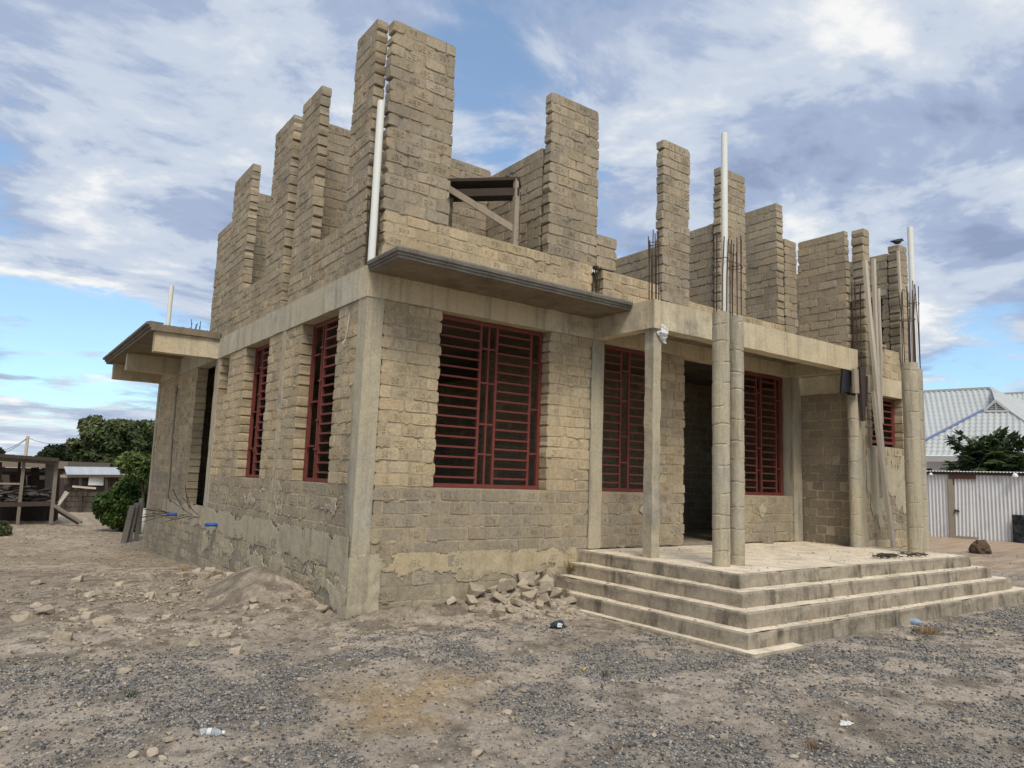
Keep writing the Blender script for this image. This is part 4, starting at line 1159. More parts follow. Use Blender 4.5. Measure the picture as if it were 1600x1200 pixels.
# ------------------------------------------------------------------ trees and bushes
def crown_mesh(blobs, n, leaf, cols, seed, shell=.55, aspect=2.2):
    rs = np.random.RandomState(seed)
    w = np.array([b[3]*b[4]*b[5] for b in blobs])**.75; w /= w.sum()
    idx = rs.choice(len(blobs), n, p=w)
    bb = np.array(blobs)[idx]
    d = rs.normal(size=(n, 3)); d /= np.linalg.norm(d, axis=1)[:, None]
    rr = shell+(1-shell)*rs.rand(n)**.6
    rr *= 1+.25*(rs.rand(n)-.5)
    c = bb[:, :3]+d*bb[:, 3:6]*rr[:, None]
    nn = d*.6+rs.normal(size=(n, 3))*.6+np.array([0, 0, .35]); nn /= np.linalg.norm(nn, axis=1)[:, None]
    a = np.cross(nn, rs.normal(size=(n, 3))); a /= np.linalg.norm(a, axis=1)[:, None]; b = np.cross(nn, a)
    s = leaf*rs.uniform(.6, 1.3, n)[:, None]
    P = np.stack([c+a*s*aspect*.5, c+b*s*.5+nn*s*.12, c-a*s*aspect*.5, c-b*s*.5+nn*s*.12], 1).reshape(-1, 3)
    q = np.arange(4*n).reshape(n, 4)
    me = bpy.data.meshes.new('crown')
    me.vertices.add(4*n); me.vertices.foreach_set('co', P.ravel())
    me.loops.add(4*n); me.loops.foreach_set('vertex_index', q.ravel())
    me.polygons.add(n); me.polygons.foreach_set('loop_start', np.arange(0, 4*n, 4))
    cols = np.array(cols); bt = rs.rand(len(blobs))[idx]
    ci = np.clip((bt*.6+rs.rand(n)*.4)*len(cols), 0, len(cols)-1).astype(int)
    cc = cols[ci]*(.75+.5*rs.rand(n, 1))
    c4 = np.ones((4*n, 4), np.float32); c4[:, :3] = np.repeat(cc, 4, 0)
    me.color_attributes.new('Col', 'FLOAT_COLOR', 'POINT').data.foreach_set('color', c4.ravel())
    me.update(calc_edges=True); me.materials.append(M['leaf'])
    return me

def tree(name, base, blobs, n, leaf, cols, trunk_r, label, cat='tree', seed=1, group=None, limbs=7, crown='crown', aspect=2.2, shell=.55):
    root = empty(name, base); tag(root, label, cat, group)
    mb = MB(); mb.col = (.11, .085, .06); r_ = random.Random(seed)
    zb = min(b[2] for b in blobs)
    fork = Vector((0, 0, zb*.7))
    mb.tube([(0, 0, -.2), (.04, .02, fork.z*.5), tuple(fork)], [trunk_r, trunk_r*.85, trunk_r*.7], 9)
    for i in range(limbs):
        b = blobs[i % len(blobs)]; e = Vector(b[:3])
        m = fork.lerp(e, .5)+Vector((r_.uniform(-.2, .2), r_.uniform(-.2, .2), r_.uniform(0, .3)))*trunk_r*4
        mb.tube([tuple(fork), tuple(m), tuple(e)], [trunk_r*.5, trunk_r*.3, trunk_r*.08], 6)
    mb.build('trunk', M['dust'], root)
    o = bpy.data.objects.new(crown, crown_mesh(blobs, n, leaf, cols, seed, shell, aspect)); COL.objects.link(o); o.parent = root
    return root

def cluster(c, rad, n, r0, r1, seed, flat=.8):
    r_ = random.Random(seed); out = []
    for i in range(n):
        d = Vector((r_.gauss(0, 1), r_.gauss(0, 1), r_.gauss(0, 1))).normalized()*r_.random()**.4
        r = r_.uniform(r0, r1)
        out.append((c[0]+d.x*rad[0], c[1]+d.y*rad[1], c[2]+d.z*rad[2], r, r, r*flat))
    return out
DG = [(.052, .074, .030), (.080, .106, .040), (.125, .15, .058), (.062, .086, .040)]
# broad tree behind the hut, with a lower neighbour at its left
tb = far(180, 735, 44); gzf = -.35
sc_ = 44/1125.
tree('leafy_tree', (tb.x, tb.y, gzf), cluster((.2, 0, 2.7), (2.35, 1.8, 1.5), 62, .30, .70, 4), 30000, .13, DG, .22, 'broad dark green tree rising behind the tin roofed hut', seed=4)
tb = far(250, 735, 47)
tree('leafy_tree', (tb.x, tb.y, gzf), cluster((0, 0, 2.5), (2.0, 1.6, 1.35), 26, .5, .8, 14), 14000, .13, DG, .2, 'dark green tree half hidden behind the far end of the side wall', seed=14)
tb = far(98, 735, 50)
tree('leafy_tree', (tb.x, tb.y, gzf), cluster((0, 0, 2.0), (1.0, 1.0, 1.15), 20, .3, .55, 5), 9000, .13, [(.03, .046, .022), (.042, .062, .028)], .2, 'lower darker tree left of the broad tree behind the hut', seed=5)
tb = far(4, 735, 60)
tree('leafy_tree', (tb.x, tb.y, gzf), cluster((-.9, 0, 2.2), (.7, 1.0, .7), 12, .3, .6, 6), 5000, .13, [(.02, .03, .016), (.026, .042, .02)], .18, 'small dark tree at the left edge behind the plank rack', seed=6)
# leafy bush by the end of the house
bb = far(188, 825, 23.0)
bb2 = far(215, 825, 22.0)
tree('leafy_bush', (bb.x, bb.y, -.36), cluster((.0, 0, .62), (.72, .6, .62), 30, .22, .42, 8), 17000, .075, [(.038, .068, .014), (.062, .108, .022), (.11, .155, .034), (.048, .08, .02)], .04, 'dense bright green bush by the far end of the house', 'bush', seed=8, crown='foliage', aspect=1.7)
tree('young_tree', (bb2.x+.05, bb2.y, -.36), cluster((.0, 0, 1.75), (.5, .5, .42), 12, .18, .34, 9), 5000, .09, [(.055, .10, .025), (.09, .15, .04), (.14, .19, .05), (.05, .08, .03)], .05, 'feathery yellow green young tree leaning over the bush at the house end', 'tree', seed=9, aspect=3.5)
bb = far(5, 835, 22.0)
tree('leafy_bush', (bb.x, bb.y, -.36), cluster((-.1, 0, .15), (.35, .4, .2), 7, .14, .24, 18), 2500, .05, [(.06, .085, .03), (.10, .11, .05), (.13, .12, .06)], .02, 'low dusty green shrub at the left edge before the plank rack', 'bush', seed=18, crown='foliage')

# papaya-like tree behind the fence: arching palmate leaves
pb = far(1550, 735, 29.5)
pap = empty('papaya_tree', (pb.x, pb.y, .17)); tag(pap, 'dark broad leaved papaya like tree behind the corrugated fence', 'tree')
mb = MB(); mb.col = (.16, .13, .10); mb.tube([(0, 0, -.1), (.05, 0, 1.2), (0, 0, 2.6)], [.14, .12, .08], 9); mb.build('trunk', M['dust'], pap)
mb = MB(); r_ = random.Random(77)
for i in range(330):
    a = r_.uniform(0, 6.28); el = r_.uniform(-.6, 1.2); L = r_.uniform(.35, .80)
    o0 = Vector((r_.gauss(0, .42), r_.gauss(0, .42), r_.uniform(1.9, 2.95)))
    d = Vector((math.cos(a)*math.cos(el), math.sin(a)*math.cos(el), math.sin(el)))
    tip = o0+d*L+Vector((0, 0, -.10))
    g = r_.random(); mb.col = jc((.036+.06*g, .058+.075*g, .026+.025*g), .25)
    mb.tube([tuple(o0), tuple(o0.lerp(tip, .5)+Vector((0, 0, .05))), tuple(tip)], .012, 3, caps=False)
    sd = d.cross(Zv).normalized(); drop = Vector((0, 0, -.35))
    for k in range(9):
        an = (k-4)*.52+r_.uniform(-.1, .1)
        v = (d*math.cos(an)+sd*math.sin(an)+drop*r_.uniform(.4, 1.2)).normalized()*r_.uniform(.24, .40)
        w = v.cross(Vector((r_.gauss(0, .2), r_.gauss(0, .2), 1))).normalized()*.085
        m1 = tip+v*.5
        mb.add([tuple(tip), tuple(m1+w), tuple(tip+v), tuple(m1-w)], [(0,1,2,3)])
mb.build('crown', M['leaf'], pap)

# ------------------------------------------------------------------ right neighbour: tiled house
def V3(p): return Vector(p)
def tile_plane(mb, a, b, c, d, nu, nv, amp=.045, rowh=.40, colw=.24):
    """a,b eave left/right ; d,c ridge left/right ; tiled relief"""
    a, b, c, d = map(V3, (a, b, c, d)); nrm = (b-a).cross(d-a).normalized()
    if nrm.z < 0: nrm = -nrm
    Lr = ((d-a).length+(c-b).length)/2; vs = []
    for k in range(nv+1):
        t = k/nv; p = a.lerp(d, t); q = b.lerp(c, t)
        for i in range(nu+1):
            s = i/nu; x = p.lerp(q, s)
            uu = (x-a).dot((b-a).normalized()); vv = t*Lr
            ph = (vv % rowh)/rowh
            h = amp*(1-ph)+amp*.55*math.cos(2*math.pi*uu/colw)
            vs.append(tuple(x+nrm*h))
    mb.add(vs, [(k*(nu+1)+i, k*(nu+1)+i+1, (k+1)*(nu+1)+i+1, (k+1)*(nu+1)+i) for k in range(nv) for i in range(nu)])
M['tile'] = mat_plain('pale_roof_sheet', (.42, .438, .43), .5, .35, .14, 1.5)
M['wallblue'] = mat_plain('pale_grey_wall_paint', (.60, .62, .65), .8, .2, .06, 2)
M['fascia'] = mat_plain('grey_fascia', (.36, .36, .35), .6, .3, .08, 3)
M['bluecap'] = mat_plain('blue_protective_film', (.17, .215, .38), .5, .3, .1, 3)
D0 = 40.
hb = far(1520, 735, D0); hb.z = .17
nh = empty('tiled_house', tuple(hb)); tag(nh, 'neighbouring house with pale tiled metal roof beyond the fence', 'house')
def H_(u, v, d): return far(u, v, d)-hb
ro = MB()
tile_plane(ro, H_(1395, 713, 39.4), H_(1410, 713, 39.4), H_(1548, 607, 44.5), H_(1330, 618, 46), 4, 2) if False else None
tile_plane(ro, H_(1300, 714, 40.0), H_(1640, 702, 40.3), H_(1548, 607, 44.5), H_(1350, 617, 45.5), 150, 80)
ro.build('roof', M['tile'], nh)
ro = MB()
tile_plane(ro, H_(1402, 712, 38.6), H_(1690, 714, 38.2), H_(1576, 641, 41.0), H_(1535, 641, 41.0), 150, 60)
rf2 = ro.build('roof', M['tile'], nh)
ro = MB()
tile_plane(ro, H_(1690, 722, 38.2), H_(1760, 690, 44), H_(1548, 607, 44.5), H_(1554, 627, 41.6), 60, 60)
ro.build('roof', M['tile'], nh)
ro = MB()
tile_plane(ro, H_(1560, 700, 49), H_(1760, 700, 49), H_(1740, 606, 53), H_(1568, 616, 53), 90, 50)
ro.build('roof', M['tile'], nh)
mb = MB(); mb.bar(H_(1402, 710, 38.55), H_(1536, 640, 40.95), .12, .08); mb.build('hip_cap', M['bluecap'], nh)['label'] = 'blue film covered hip cap'
mb = MB(); mb.bar(H_(1576, 640, 40.95), H_(1690, 720, 38.15), .2, .10); mb.build('hip_cap', M['tile'], nh)
mb = MB(); mb.bar(H_(1548, 606.5, 44.45), H_(1690, 720, 38.15)+Vector((.3, .3, .3)), .22, .12); mb.build('hip_cap', M['tile'], nh)
mb = MB(); mb.bar(H_(1350, 616.5, 45.5), H_(1549, 606.5, 44.5), .22, .12); mb.build('ridge_cap', M['fascia'], nh)
mb = MB(); mb.bar(H_(1568, 615.5, 53), H_(1740, 605, 53), .22, .12); mb.build('ridge_cap', M['fascia'], nh)
# gablet vent
gm = MB(); a, b, c = H_(1536, 641, 40.9), H_(1575, 641, 40.9), H_(1554, 627, 40.9)
gm.add([tuple(a), tuple(b), tuple(c), tuple(a+Vector((.15, .1, 0))), tuple(b+Vector((.15, .1, 0))), tuple(c+Vector((.15, .1, 0)))], [(0,1,2),(3,5,4),(0,3,4,1),(1,4,5,2),(2,5,3,0)])
for k in range(1, 5):
    p = a.lerp(c, k/5); q = b.lerp(c, k/5); gm.bar(p+Vector((-.03, -.03, 0)), q+Vector((-.03, -.03, 0)), .03, .04)
gm.bar(a.lerp(b, .5)+Vector((-.05, -.05, 0)), c+Vector((-.05, -.05, 0)), .08, .05)
gm.build('gable_vent', M['fascia'], nh)
gm = MB()
gm.bar(a+Vector((-.06, -.06, -.05)), c+Vector((-.06, -.06, .03)), .08, .10); gm.bar(b+Vector((-.06, -.06, -.05)), c+Vector((-.06, -.06, .03)), .08, .10); gm.bar(a+Vector((-.06, -.06, -.05)), b+Vector((-.06, -.06, -.05)), .08, .10)
gm.build('gable_trim', M['tile'], nh)
# eave fascia, wall and window
fa = MB(); p, q = H_(1300, 716, 38.9), H_(1690, 718, 38.4)
fa.bar(p, q, .08, .26); fa.build('fascia', M['fascia'], nh)
wm = MB(); p, q = H_(1300, 726, 40.5), H_(1720, 700, 39.6)
for (s0, s1, z0, z1) in ((0, .36, 0, 1), (.36, .415, 0, .55), (.36, .415, .84, 1), (.415, 1, 0, 1)):
    a0, b0 = p.lerp(q, s0), p.lerp(q, s1); h = 2.95
    lo, hi = h*z0, h*z1
    n_ = Vector((.2, .12, 0))
    vs = [(a0.x, a0.y, lo), (b0.x, b0.y, lo), (b0.x, b0.y, hi), (a0.x, a0.y, hi)]
    vs += [(x+n_.x, y+n_.y, z) for x, y, z in vs]
    wm.add(vs, [(0,1,2,3),(7,6,5,4),(0,4,5,1),(1,5,6,2),(2,6,7,3),(3,7,4,0)])
wm.build('house_wall', M['wallblue'], nh)
wn = MB(); a0, b0 = p.lerp(q, .358), p.lerp(q, .417); n_ = Vector((.1, .06, 0))
wn.add([(a0.x+n_.x, a0.y+n_.y, 1.55), (b0.x+n_.x, b0.y+n_.y, 1.55), (b0.x+n_.x, b0.y+n_.y, 2.55), (a0.x+n_.x, a0.y+n_.y, 2.55)], [(0,1,2,3)])
wn.build('window_pane', M['black'], nh)

# ------------------------------------------------------------------ corrugated fence
FD = 26.0
f0 = far(1380, 830, FD+.8); f1 = far(1700, 842, FD-.6)
fe = empty('corrugated_fence', (f0.x, f0.y, .16)); tag(fe, 'silver corrugated metal fence with a plank framed gate on the right', 'fence')
fdir = Vector((f1.x-f0.x, f1.y-f0.y, 0)); FL = fdir.length; fdir.normalize(); fnr = Vector((fdir.y, -fdir.x, 0))
if fnr.dot(CAM-f0) < 0: fnr = -fnr
t = NT('galvanised_sheet')
cz = t.mix(t.noise(1.4, 5, .7), (.80, .80, .79), (.62, .62, .61)); cz = t.mix(t.ramp(t.noise(3, 5, .7, (1, 1, .4)), [(.55, 0.), (.75, .5)]), cz, (.30, .28, .26))
t.b.inputs['Metallic'].default_value = .15; t.b.inputs['Specular IOR Level'].default_value = .5
M['zinc'] = t.done(cz, None, .45)
def sheet(u0, u1, z0, z1, off, pitch=.10, amp=.026, tilt=0.):
    mb = MB(); n = int((u1-u0)/pitch*6); vs = []
    for i in range(n+1):
        u = u0+(u1-u0)*i/n
        d = off+amp*math.sin(2*math.pi*u/pitch)
        for z in (z0, z1): vs.append(tuple(fdir*(u+tilt*(z-z0))+fnr*d+Vector((0, 0, z))))
    mb.add(vs, [(2*i, 2*i+2, 2*i+3, 2*i+1) for i in range(n)]); return mb
def fu(u): # along-fence coordinate of a photo column
    r = _r2*((u-800)/FOC) + _u2*((600-800)/FOC) + _f
    den = r.x*fnr.x+r.y*fnr.y; tt = ((f0.x-CAM.x)*fnr.x+(f0.y-CAM.y)*fnr.y)/den
    q = CAM+r*tt; return (q-f0).dot(fdir)
sheet(0, fu(1485), 0, 1.92, 0).build('metal_sheet', M['zinc'], fe)
sheet(fu(1522), FL, 0, 1.92, 0).build('metal_sheet', M['zinc'], fe)
gd = sheet(fu(1491), fu(1521), .08, 1.82, .02, tilt=.02).build('gate', M['zinc'], fe)
mb = MB(); g0 = fdir*fu(1493)+fnr*.05
mb.bar(g0+Vector((0, 0, .85)), g0+fdir*.12+Vector((0, 0, .80)), .05, .05); mb.bar(g0+Vector((0, 0, .86)), g0+fnr*.04+Vector((0, 0, .75)), .03, .03); mb.build('latch', M['steel'], gd)
mb = MB(); mb.bar(fdir*fu(1487.5)+fnr*.03+Vector((0, 0, -.1)), fdir*fu(1487.5)+fnr*.03+Vector((0, 0, 1.88)), .13, .07, fnr); mb.build('post', M['wood'], fe)
mb = MB(); mb.bar(fdir*fu(1486)+fnr*.05+Vector((0, 0, 1.86)), fdir*fu(1528)+fnr*.05+Vector((0, 0, 1.86)), .06, .13); mb.build('gate_lintel', mat_wood('reddish_timber', (.12, .06, .045), (.07, .04, .03)), fe)
mb = MB(); mb.bar(fdir*fu(1486)+fnr*.08+Vector((0, 0, .04)), fdir*fu(1526)+fnr*.08+Vector((0, 0, .04)), .14, .08); mb.build('gate_sill', M['wood'], fe)
mb = MB(); mb.bar(fdir*-.2+fnr*.02+Vector((0, 0, 1.965)), fdir*(FL+.2)+fnr*.02+Vector((0, 0, 1.965)), .10, .085); mb.build('top_rail', M['wooddark'], fe)
mb = MB(); n = int(FL/.085*6); vs = []
for i in range(n+1):
    u = FL*i/n; zz = 2.03+.014*math.sin(2*math.pi*u/.085)
    vs += [tuple(fdir*u+fnr*.14+Vector((0, 0, zz-.02))), tuple(fdir*u-fnr*1.2+Vector((0, 0, zz+.02)))]
mb.add(vs, [(2*i, 2*i+2, 2*i+3, 2*i+1) for i in range(n)]); mb.build('roof_sheet', M['zinc'], fe)
for u, s in ((1460, .05), (1592, .075)):
    b = crumple('lamp_bulb', (s, s, s*1.25), M['pvc'], 1, (0, 0, 0), None, None, 3, 0); b.parent = fe; b.location = fdir*fu(u)+fnr*.18+Vector((0, 0, 1.90))
o = MB(); gp = fdir*fu(1583)+fnr*.10; o.bar(gp+Vector((0, 0, -.05)), gp-fnr*.03+Vector((0, 0, .80)), .04, 1.0, fdir)
t = NT('speckled_black_stone'); cc = t.ramp(t.noise(9, 6, .8), [(.45, (.012, .012, .013)), (.60, (.05, .05, .052)), (.7, (.16, .15, .15))])
sl = o.build('stone_slab', t.done(cc, None, .6), loc=(0, 0, 0)); sl.location = (f0.x, f0.y, .16)
sl.location = Vector((f0.x, f0.y, .16))+fdir*.5+fnr*.05
tag(sl, 'speckled black stone slab leaning on the corrugated fence at the right edge', 'slab')
o = MB(); o.box((-.14, -.09, 0), (.14, .09, .05)); w = o.build('paving_stone', M['tread'], bevel=.01); w.location = Vector((f0.x, f0.y, .16))+fdir*fu(1538)+fnr*.5; w.rotation_euler.z = .5
w.location.z = G(w.location.x, w.location.y)-.01
tag(w, 'pale flat stone on the ground in front of the fence gate', 'stone')

# ------------------------------------------------------------------ left yard: plank rack, hut, boards, pole
SD = 25.4
o_ = far(60, 815, SD); o_.z = -.36
rk = empty('plank_rack', tuple(o_)); tag(rk, 'rickety open timber rack with a plank roof and a loaded shelf', 'rack')
Rv = Vector((_r.x, _r.y, 0)).normalized(); Fv = Vector((_f.x, _f.y, 0)).normalized()
def SH(u, v, d=SD): return far(u, v, d)-o_
def rbar(name, p, q, w, h, mat, parent=rk):
    mb = MB(); mb.bar(p, q, w, h, (0, 0, 1)); return mb.build(name, mat, parent)
M['rackwood'] = mat_wood('old_post_wood', (.24, .205, .165), (.15, .125, .10), (.05, .04, .035))
def post(u, ub, vt, vb, d, w=.12, mat='wood', name='post'):
    p = SH(ub, vb, d); q = SH(u, vt, d); mb = MB(); mb.bar(p, q, w, w*.7, (1, 0, 0)); return mb.build(name, M[mat], rk)
post(38, 27, 716, 821, SD, .12, 'rackwood'); post(89, 79, 718, 819, SD, .14, 'rackwood'); post(1, -2, 722, 818, SD+.3, .1, 'wooddark')
post(31, 22, 720, 812, SD+1.6, .11, 'wooddark'); post(76, 70, 720, 812, SD+1.4, .13, 'wooddark'); post(92, 88, 735, 812, SD+1.5, .11, 'wooddark')
for (u0, u1) in ((72, 76), (76.5, 80), (80.5, 84)):
    a = SH((u0+u1)/2-1, 765, SD+.9); b = SH((u0+u1)/2, 722, SD+.9); rbar('side_plank', a, b, .1, .03, M['rackwood'])
rbar('roof_beam', SH(-30, 715), SH(92, 723), .10, .12, M['rackwood'])
rbar('roof_beam', SH(-30, 715, SD+1.6), SH(92, 722, SD+1.6), .10, .14, M['wooddark'])
for k in range(9):
    u = -30+k*14; p = SH(u, 709.5+k*1.05, SD-.35); q = SH(u+2, 712+k*.9, SD+2.0); mb = MB(); mb.bar(p, q, .31, .10, (0, 0, 1)); mb.build('roof_plank', M['wooddark'], rk)
rbar('shelf', SH(-30, 789), SH(88, 787), .10, .12, M['wooddark'])
rbar('shelf', SH(-30, 786, SD+1.4), SH(88, 785, SD+1.4), .10, .12, M['wooddark'])
for k in range(6):
    d = SD+.15+k*.22; rbar('shelf_board', SH(-30, 785.5, d), SH(86, 784.5, d), .16, .03, M['wooddark'])
rbar('brace', SH(85, 790, SD-.1), SH(127, 816, SD-.6), .09, .06, M['rackwood']); rbar('brace', SH(82, 794, SD+.1), SH(122, 818, SD-.3), .08, .05, M['wooddark'])
rbar('lean_plank', SH(91, 790, SD+.1), SH(106, 770, SD+.6), .06, .04, M['woodpale']); rbar('lean_plank', SH(92, 786, SD+.2), SH(103, 768, SD+.7), .06, .04, M['woodpale'])
rbar('cross_rail', SH(-30, 755, SD+.1), SH(34, 756, SD+.1), .05, .05, M['wood'])
for k in range(11):
    u = -8+k*9+rnd.uniform(-3, 3); rbar('back_plank', SH(u, 818, SD+1.75), SH(u+rnd.uniform(-5, 5), rnd.uniform(728, 770), SD+1.9), .22, .03, M['wooddark'])
rbar('cross_rail', SH(-30, 738, SD+1.6), SH(92, 741, SD+1.6), .10, .10, M['wooddark'])
# split pieces stacked on the shelf
pm = []
for s in range(4):
    mb = MB(); mb.col = ((.13, .115, .10), (.095, .082, .072), (.18, .16, .14), (.11, .10, .09))[s]
    bumpy_box(mb, (-.20, -.07, -.022), (.20, .07, .022), .1, .014, s*9); o = mb.build('split_slab', M['rock'])
    pm.append(o)
k = 0
for row in range(6):
    for i in range(17):
        u = -12+i*5.7+rnd.uniform(-1.5, 1.5); lim = 4.6+1.4*math.sin(i*.9)
        if row > lim or u > 80-row*2.0: continue
        p = far(u, 783-row*4.3+rnd.uniform(-1, 1), SD+rnd.uniform(.1, .9))
        o = pm[k] if k < 4 else pm[k % 4].copy()
        if k >= 4: COL.objects.link(o)
        o.location = p; o.rotation_euler = (rnd.uniform(-.25, .25), rnd.uniform(-.3, .3), -YAW+rnd.uniform(-.9, .9)); o.scale = (rnd.uniform(.6, 1.1),)*3
        tag(o, 'dark flat split slab stacked on the shelf of the timber rack', 'slab', 'split slabs piled on the timber rack'); k += 1

# hut with tin roof
HD = 32.
ho = far(160, 790, HD); ho.z = -.36
hut = empty('tin_roof_hut', tuple(ho)); tag(hut, 'low rough walled hut with a pale tin roof behind the bush', 'hut')
def HH(u, v, d=HD): return far(u, v, d)-ho
M['mud'] = mat_concrete('mud_block', (.105, .088, .072), (.04, .034, .028), .6, False)
mb = MB()
a, b = HH(92, 800), HH(262, 800)
hd = Vector((b.x-a.x, b.y-a.y, 0)); hl = hd.length; hd.normalize(); hn = Vector((hd.y, -hd.x, 0))
if hn.dot(Vector((CAM.x, CAM.y, 0))-Vector((ho.x, ho.y, 0))) < 0: hn = -hn
def hutwall(u0, u1, z0, z1):
    p = Vector((a.x, a.y, 0))
    r_ = random.Random(3); n = int((u1-u0)/.35); 
    for i in range(n):
        for k in range(int((z1-z0)/.2)):
            x0 = u0+(u1-u0)*i/n+(.15 if k % 2 else 0); 
            mb.col = (.2, .2, .2)
            q = p+hd*x0+Vector((0, 0, z0+k*.2)); d = r_.uniform(-.02, .03)
            e = hd*((u1-u0)/n-.03); 
            vs = [q+hn*d, q+e+hn*d, q+e+hn*d+Vector((0, 0, .18)), q+hn*d+Vector((0, 0, .18))]
            vs = [tuple(v) for v in vs]+[tuple(v-hn*.15) for v in vs]
            mb.add(vs, [(0,1,2,3),(0,4,5,1),(1,5,6,2),(2,6,7,3),(3,7,4,0)])
    vs = [p+hd*u0-hn*.03+Vector((0, 0, z0)), p+hd*u1-hn*.03+Vector((0, 0, z0)), p+hd*u1-hn*.03+Vector((0, 0, z1)), p+hd*u0-hn*.03+Vector((0, 0, z1))]
    mb.add([tuple(v) for v in vs], [(0,1,2,3)])
hutwall(0, hl, 0, 1.45)
mb.build('hut_wall', M['mud'], hut)
mb = MB(); n = 220; vs = []
for i in range(n+1):
    t_ = i/n; e = HH(104+t_*158, 741.5+t_*.5, HD-.5); r2_ = HH(100+t_*165, 729+t_*2.0, HD+2.5); w = .012*math.sin(i*2.0)
    for f in (0, .5, 1): q = e.lerp(r2_, f); vs.append((q.x, q.y, q.z+w))
mb.add(vs, [(3*i+k, 3*i+3+k, 3*i+4+k, 3*i+1+k) for i in range(n) for k in range(2)]); mb.build('tin_roof', mat_plain('pale_tin', (.50, .52, .53), .45, .4, .12, 1.2, .2), hut)
mb = MB(); mb.bar(HH(92, 744, HD-.3), HH(262, 743, HD-.3), .1, .10); mb.build('eave_beam', M['wood'], hut)
for u in (97, 125, 166, 205):
    mb = MB(); mb.bar(HH(u, 805, HD-.3), HH(u, 744, HD-.3), .1, .1, (1, 0, 0)); mb.build('post', M['wooddark'], hut)
mb = MB(); mb.bar(HH(113, 760, HD-.4), HH(150, 763, HD-.4), .05, .07); mb.build('rail', M['woodpale'], hut)
mb = MB(); p = HH(150, 752, HD-.2); mb.box((p.x-.25, p.y-.05, p.z-.15), (p.x+.25, p.y, p.z+.22)); mb.build('window_sheet', M['zinc'], hut)
# longer pale roofed building further back on the left
LD = 38.
lo = far(40, 760, LD); lo.z = -.36
lh = empty('low_shed', tuple(lo)); tag(lh, 'long low shed with a grey roof seen through the timber rack', 'shed')
a, b = far(-60, 735, LD)-lo, far(110, 733, LD)-lo
mb = MB(); d3 = Vector((_f.x, _f.y, 0))*3
def prism(mb, a, b, z0, z1, dep):
    vs = [(a.x, a.y, z0), (b.x, b.y, z0), (b.x, b.y, z1), (a.x, a.y, z1)]; vs += [(x+dep.x, y+dep.y, z) for x, y, z in vs]
    mb.add(vs, [(0,1,2,3),(7,6,5,4),(0,4,5,1),(1,5,6,2),(2,6,7,3),(3,7,4,0)])
prism(mb, a, b, 0, 1.5, d3); mb.build('shed_wall', M['wooddark'], lh)
mb = MB(); prism(mb, a-d3*.08, b-d3*.08, 1.56, 1.88, d3*1.15); mb.build('shed_roof', M['rackwood'], lh)
M['greywood'] = mat_wood('grey_board', (.15, .13, .108), (.095, .082, .068), (.04, .035, .03))
# boards leaning at the house end
for i, (u0, u1, v0, lab) in enumerate(((199, 203, 790, 'leftmost weathered board leaning in the bush by the house end'), (207, 212, 786, 'middle weathered board leaning between two others by the house end'), (218, 221, 779, 'weathered board leaning nearest the house end, tallest of three'))):
    p = far(u0-4, 826, 19.6+.2*i); q = far(u1+4-2*i, v0, 20.6+.2*i); p.z = -.37
    mb = MB(); mb.bar(p, q, .03, .13-.02*i, (Rv.x, Rv.y, 0)); o = mb.build('board', M['greywood'], loc=tuple(p)); tag(o, lab, 'board')
# utility pole and wires
pb = far(37, 735, 50); pt = far(37.5, 681, 50)
up = empty('utility_pole', (pb.x, pb.y, -.36)); tag(up, 'pale wooden utility pole beyond the timber rack', 'utility pole')
mb = MB(); hh = pt.z+.36; mb.tube([(0, 0, 0), (0, 0, hh)], [.10, .085], 10); mb.build('pole_shaft', M['woodpale'], up)
mb = MB(); mb.tube([(-.05, 0, hh), (-.08, 0, hh+.15)], .04, 6); mb.build('insulator', M['pvc'], up)
for (u, v, d) in ((-25, 708, 48), (-15, 712, 49), (110, 690, 62)):
    e = far(u, v, d)-Vector((pb.x, pb.y, -.36)); s = Vector((0, 0, hh-.1)); pts = []
    for k in range(9):
        q = s.lerp(e, k/8); q.z -= .25*4*(k/8)*(1-k/8); pts.append(tuple(q))
    mb = MB(); mb.tube(pts, .014, 5); mb.build('wire', M['black'], up)

# ------------------------------------------------------------------ light and sky
SUN_AZ = Vector((-.42, -1.0, 0)).normalized()      # towards the sun
SUN_EL = R(52)
sd = bpy.data.lights.new('sun', 'SUN'); sd.energy = 1.65; sd.angle = R(22); sd.color = (1.0, .93, .81)
so = bpy.data.objects.new('sun', sd); COL.objects.link(so)
dirv = Vector((SUN_AZ.x*math.cos(SUN_EL), SUN_AZ.y*math.cos(SUN_EL), math.sin(SUN_EL)))
so.rotation_euler = dirv.to_track_quat('Z', 'Y').to_euler(); so.location = (0, -20, 30)

w = bpy.data.worlds.new('World'); scene.world = w; w.use_nodes = True
nt = w.node_tree; nt.nodes.clear()
def wn_(t, **kw):
    x = nt.nodes.new(t)
    for k, v in kw.items(): setattr(x, k, v)
    return x
L = nt.links.new
out = wn_('ShaderNodeOutputWorld'); bg = wn_('ShaderNodeBackground'); L(bg.outputs[0], out.inputs[0])
STR = .10; bg.inputs['Strength'].default_value = STR
sky = wn_('ShaderNodeTexSky', sky_type='NISHITA'); sky.sun_disc = False
sky.sun_elevation = SUN_EL; sky.sun_rotation = math.atan2(SUN_AZ.x, SUN_AZ.y)
tc = wn_('ShaderNodeTexCoord'); sep = wn_('ShaderNodeSeparateXYZ'); L(tc.outputs['Generated'], sep.inputs[0])
def m_(op, a, b=0.0, c=None):
    x = wn_('ShaderNodeMath', operation=op)
    for s, v in zip(x.inputs, (a, b, c)):
        if v is None: continue
        if isinstance(v, (int, float)): s.default_value = v
        else: L(v, s)
    return x.outputs[0]
zc = m_('ADD', m_('MAXIMUM', sep.outputs['Z'], 0.0), .13)
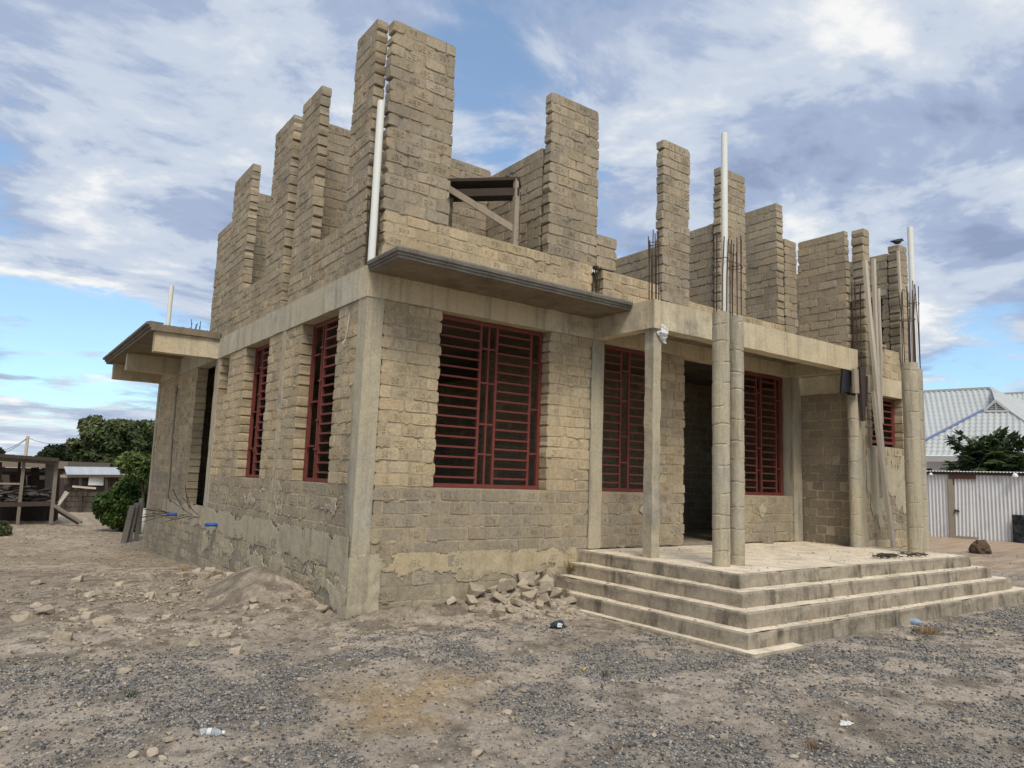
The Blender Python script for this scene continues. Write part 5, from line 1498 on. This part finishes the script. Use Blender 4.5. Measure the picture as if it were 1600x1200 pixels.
cx = m_('DIVIDE', sep.outputs['X'], zc); cy = m_('DIVIDE', sep.outputs['Y'], zc)
comb = wn_('ShaderNodeCombineXYZ'); L(cx, comb.inputs[0]); L(cy, comb.inputs[1])
def nz(scale, detail, rough, off=(0, 0, 0), rot=0., sc=(1, 1, 1), dist=0.):
    mp = wn_('ShaderNodeMapping'); mp.inputs['Location'].default_value = off; mp.inputs['Rotation'].default_value = (0, 0, rot); mp.inputs['Scale'].default_value = sc
    L(comb.outputs[0], mp.inputs['Vector'])
    x = wn_('ShaderNodeTexNoise'); x.inputs['Scale'].default_value = scale; x.inputs['Detail'].default_value = detail; x.inputs['Roughness'].default_value = rough; x.inputs['Distortion'].default_value = dist
    L(mp.outputs[0], x.inputs['Vector']); return x.outputs['Fac']
def rp(src, stops):
    x = wn_('ShaderNodeValToRGB'); e = x.color_ramp.elements; x.color_ramp.interpolation = 'EASE'
    while len(e) < len(stops): e.new(.5)
    for i, (p, c) in enumerate(stops):
        e[i].position = p; e[i].color = (c, c, c, 1) if isinstance(c, (int, float)) else (*c, 1)
    L(src, x.inputs[0]); return x.outputs[0]
def mx(fac, a, b, mode='MIX'):
    x = wn_('ShaderNodeMix', data_type='RGBA', blend_type=mode)
    for s, v in ((x.inputs[0], fac), (x.inputs[6], a), (x.inputs[7], b)):
        if isinstance(v, (int, float)): s.default_value = v
        elif isinstance(v, tuple): s.default_value = (*v, 1)
        else: L(v, s)
    return x.outputs[2]
K = 1/STR
def c_(r, g, b): return (r*K, g*K, b*K)
base = nz(.75, 4, .55, (1.3, 4.2, 0), .9, (1, 1.5, 1))
puff = nz(2.5, 11, .62, (2.1, .7, 0), .9, (1, 1.08, 1), .4)
shade = nz(1.7, 8, .56, (7.7, 3.1, 0), .9, (1, 1.45, 1), .35)
cov = m_('ADD', m_('MULTIPLY', base, .55), m_('MULTIPLY', puff, .55))
def gap(u, v, wdt, amt):
    """a break in the cloud layer round one direction"""
    d = (far(u, v, 10)-CAM).normalized()
    dp = wn_('ShaderNodeVectorMath', operation='DOT_PRODUCT'); L(tc.outputs['Generated'], dp.inputs[0]); dp.inputs[1].default_value = d
    k = m_('MAXIMUM', m_('SUBTRACT', 1.0, m_('DIVIDE', m_('SUBTRACT', 1.0, dp.outputs['Value']), 1-math.cos(wdt))), 0.0)
    return m_('MULTIPLY', m_('MULTIPLY', k, k), amt)
for g in ((190, 545, .15, -.15), (60, 575, .14, -.12), (740, 80, .12, -.08), (770, 240, .10, -.10), (1525, 535, .08, -.13), (1500, 300, .2, .10), (300, 150, .35, .12), (1300, 120, .4, .12), (100, 660, .14, .10), (560, 210, .15, -.04)):
    cov = m_('ADD', cov, gap(*g))
mask = rp(cov, [(.43, 0.04), (.545, .97)])
lit = rp(m_('ADD', m_('MULTIPLY', shade, .62), m_('MULTIPLY', puff, .38)), [(.38, c_(.165, .205, .30)), (.455, c_(.225, .272, .375)), (.52, c_(.345, .385, .45)), (.625, c_(.55, .55, .54))])
clear = mx(1.0, sky.outputs[0], rp(sep.outputs['Z'], [(0.0, (.74, .98, 1.06)), (.25, (.95, 1.04, 1.08)), (.6, (1.3, 1.3, 1.22))]), 'MULTIPLY')
col = mx(mask, clear, lit)
hz = rp(sep.outputs['Z'], [(-.02, 1.0), (.10, 0.0)])
col = mx(m_('MULTIPLY', hz, .35), col, c_(.52, .56, .60))
L(col, bg.inputs['Color'])

vs_ = scene.view_settings
vs_.view_transform = 'Standard'; vs_.look = 'None'; vs_.exposure = .80; vs_.gamma = 1.0
scene.cycles.max_bounces = 6; scene.cycles.diffuse_bounces = 2
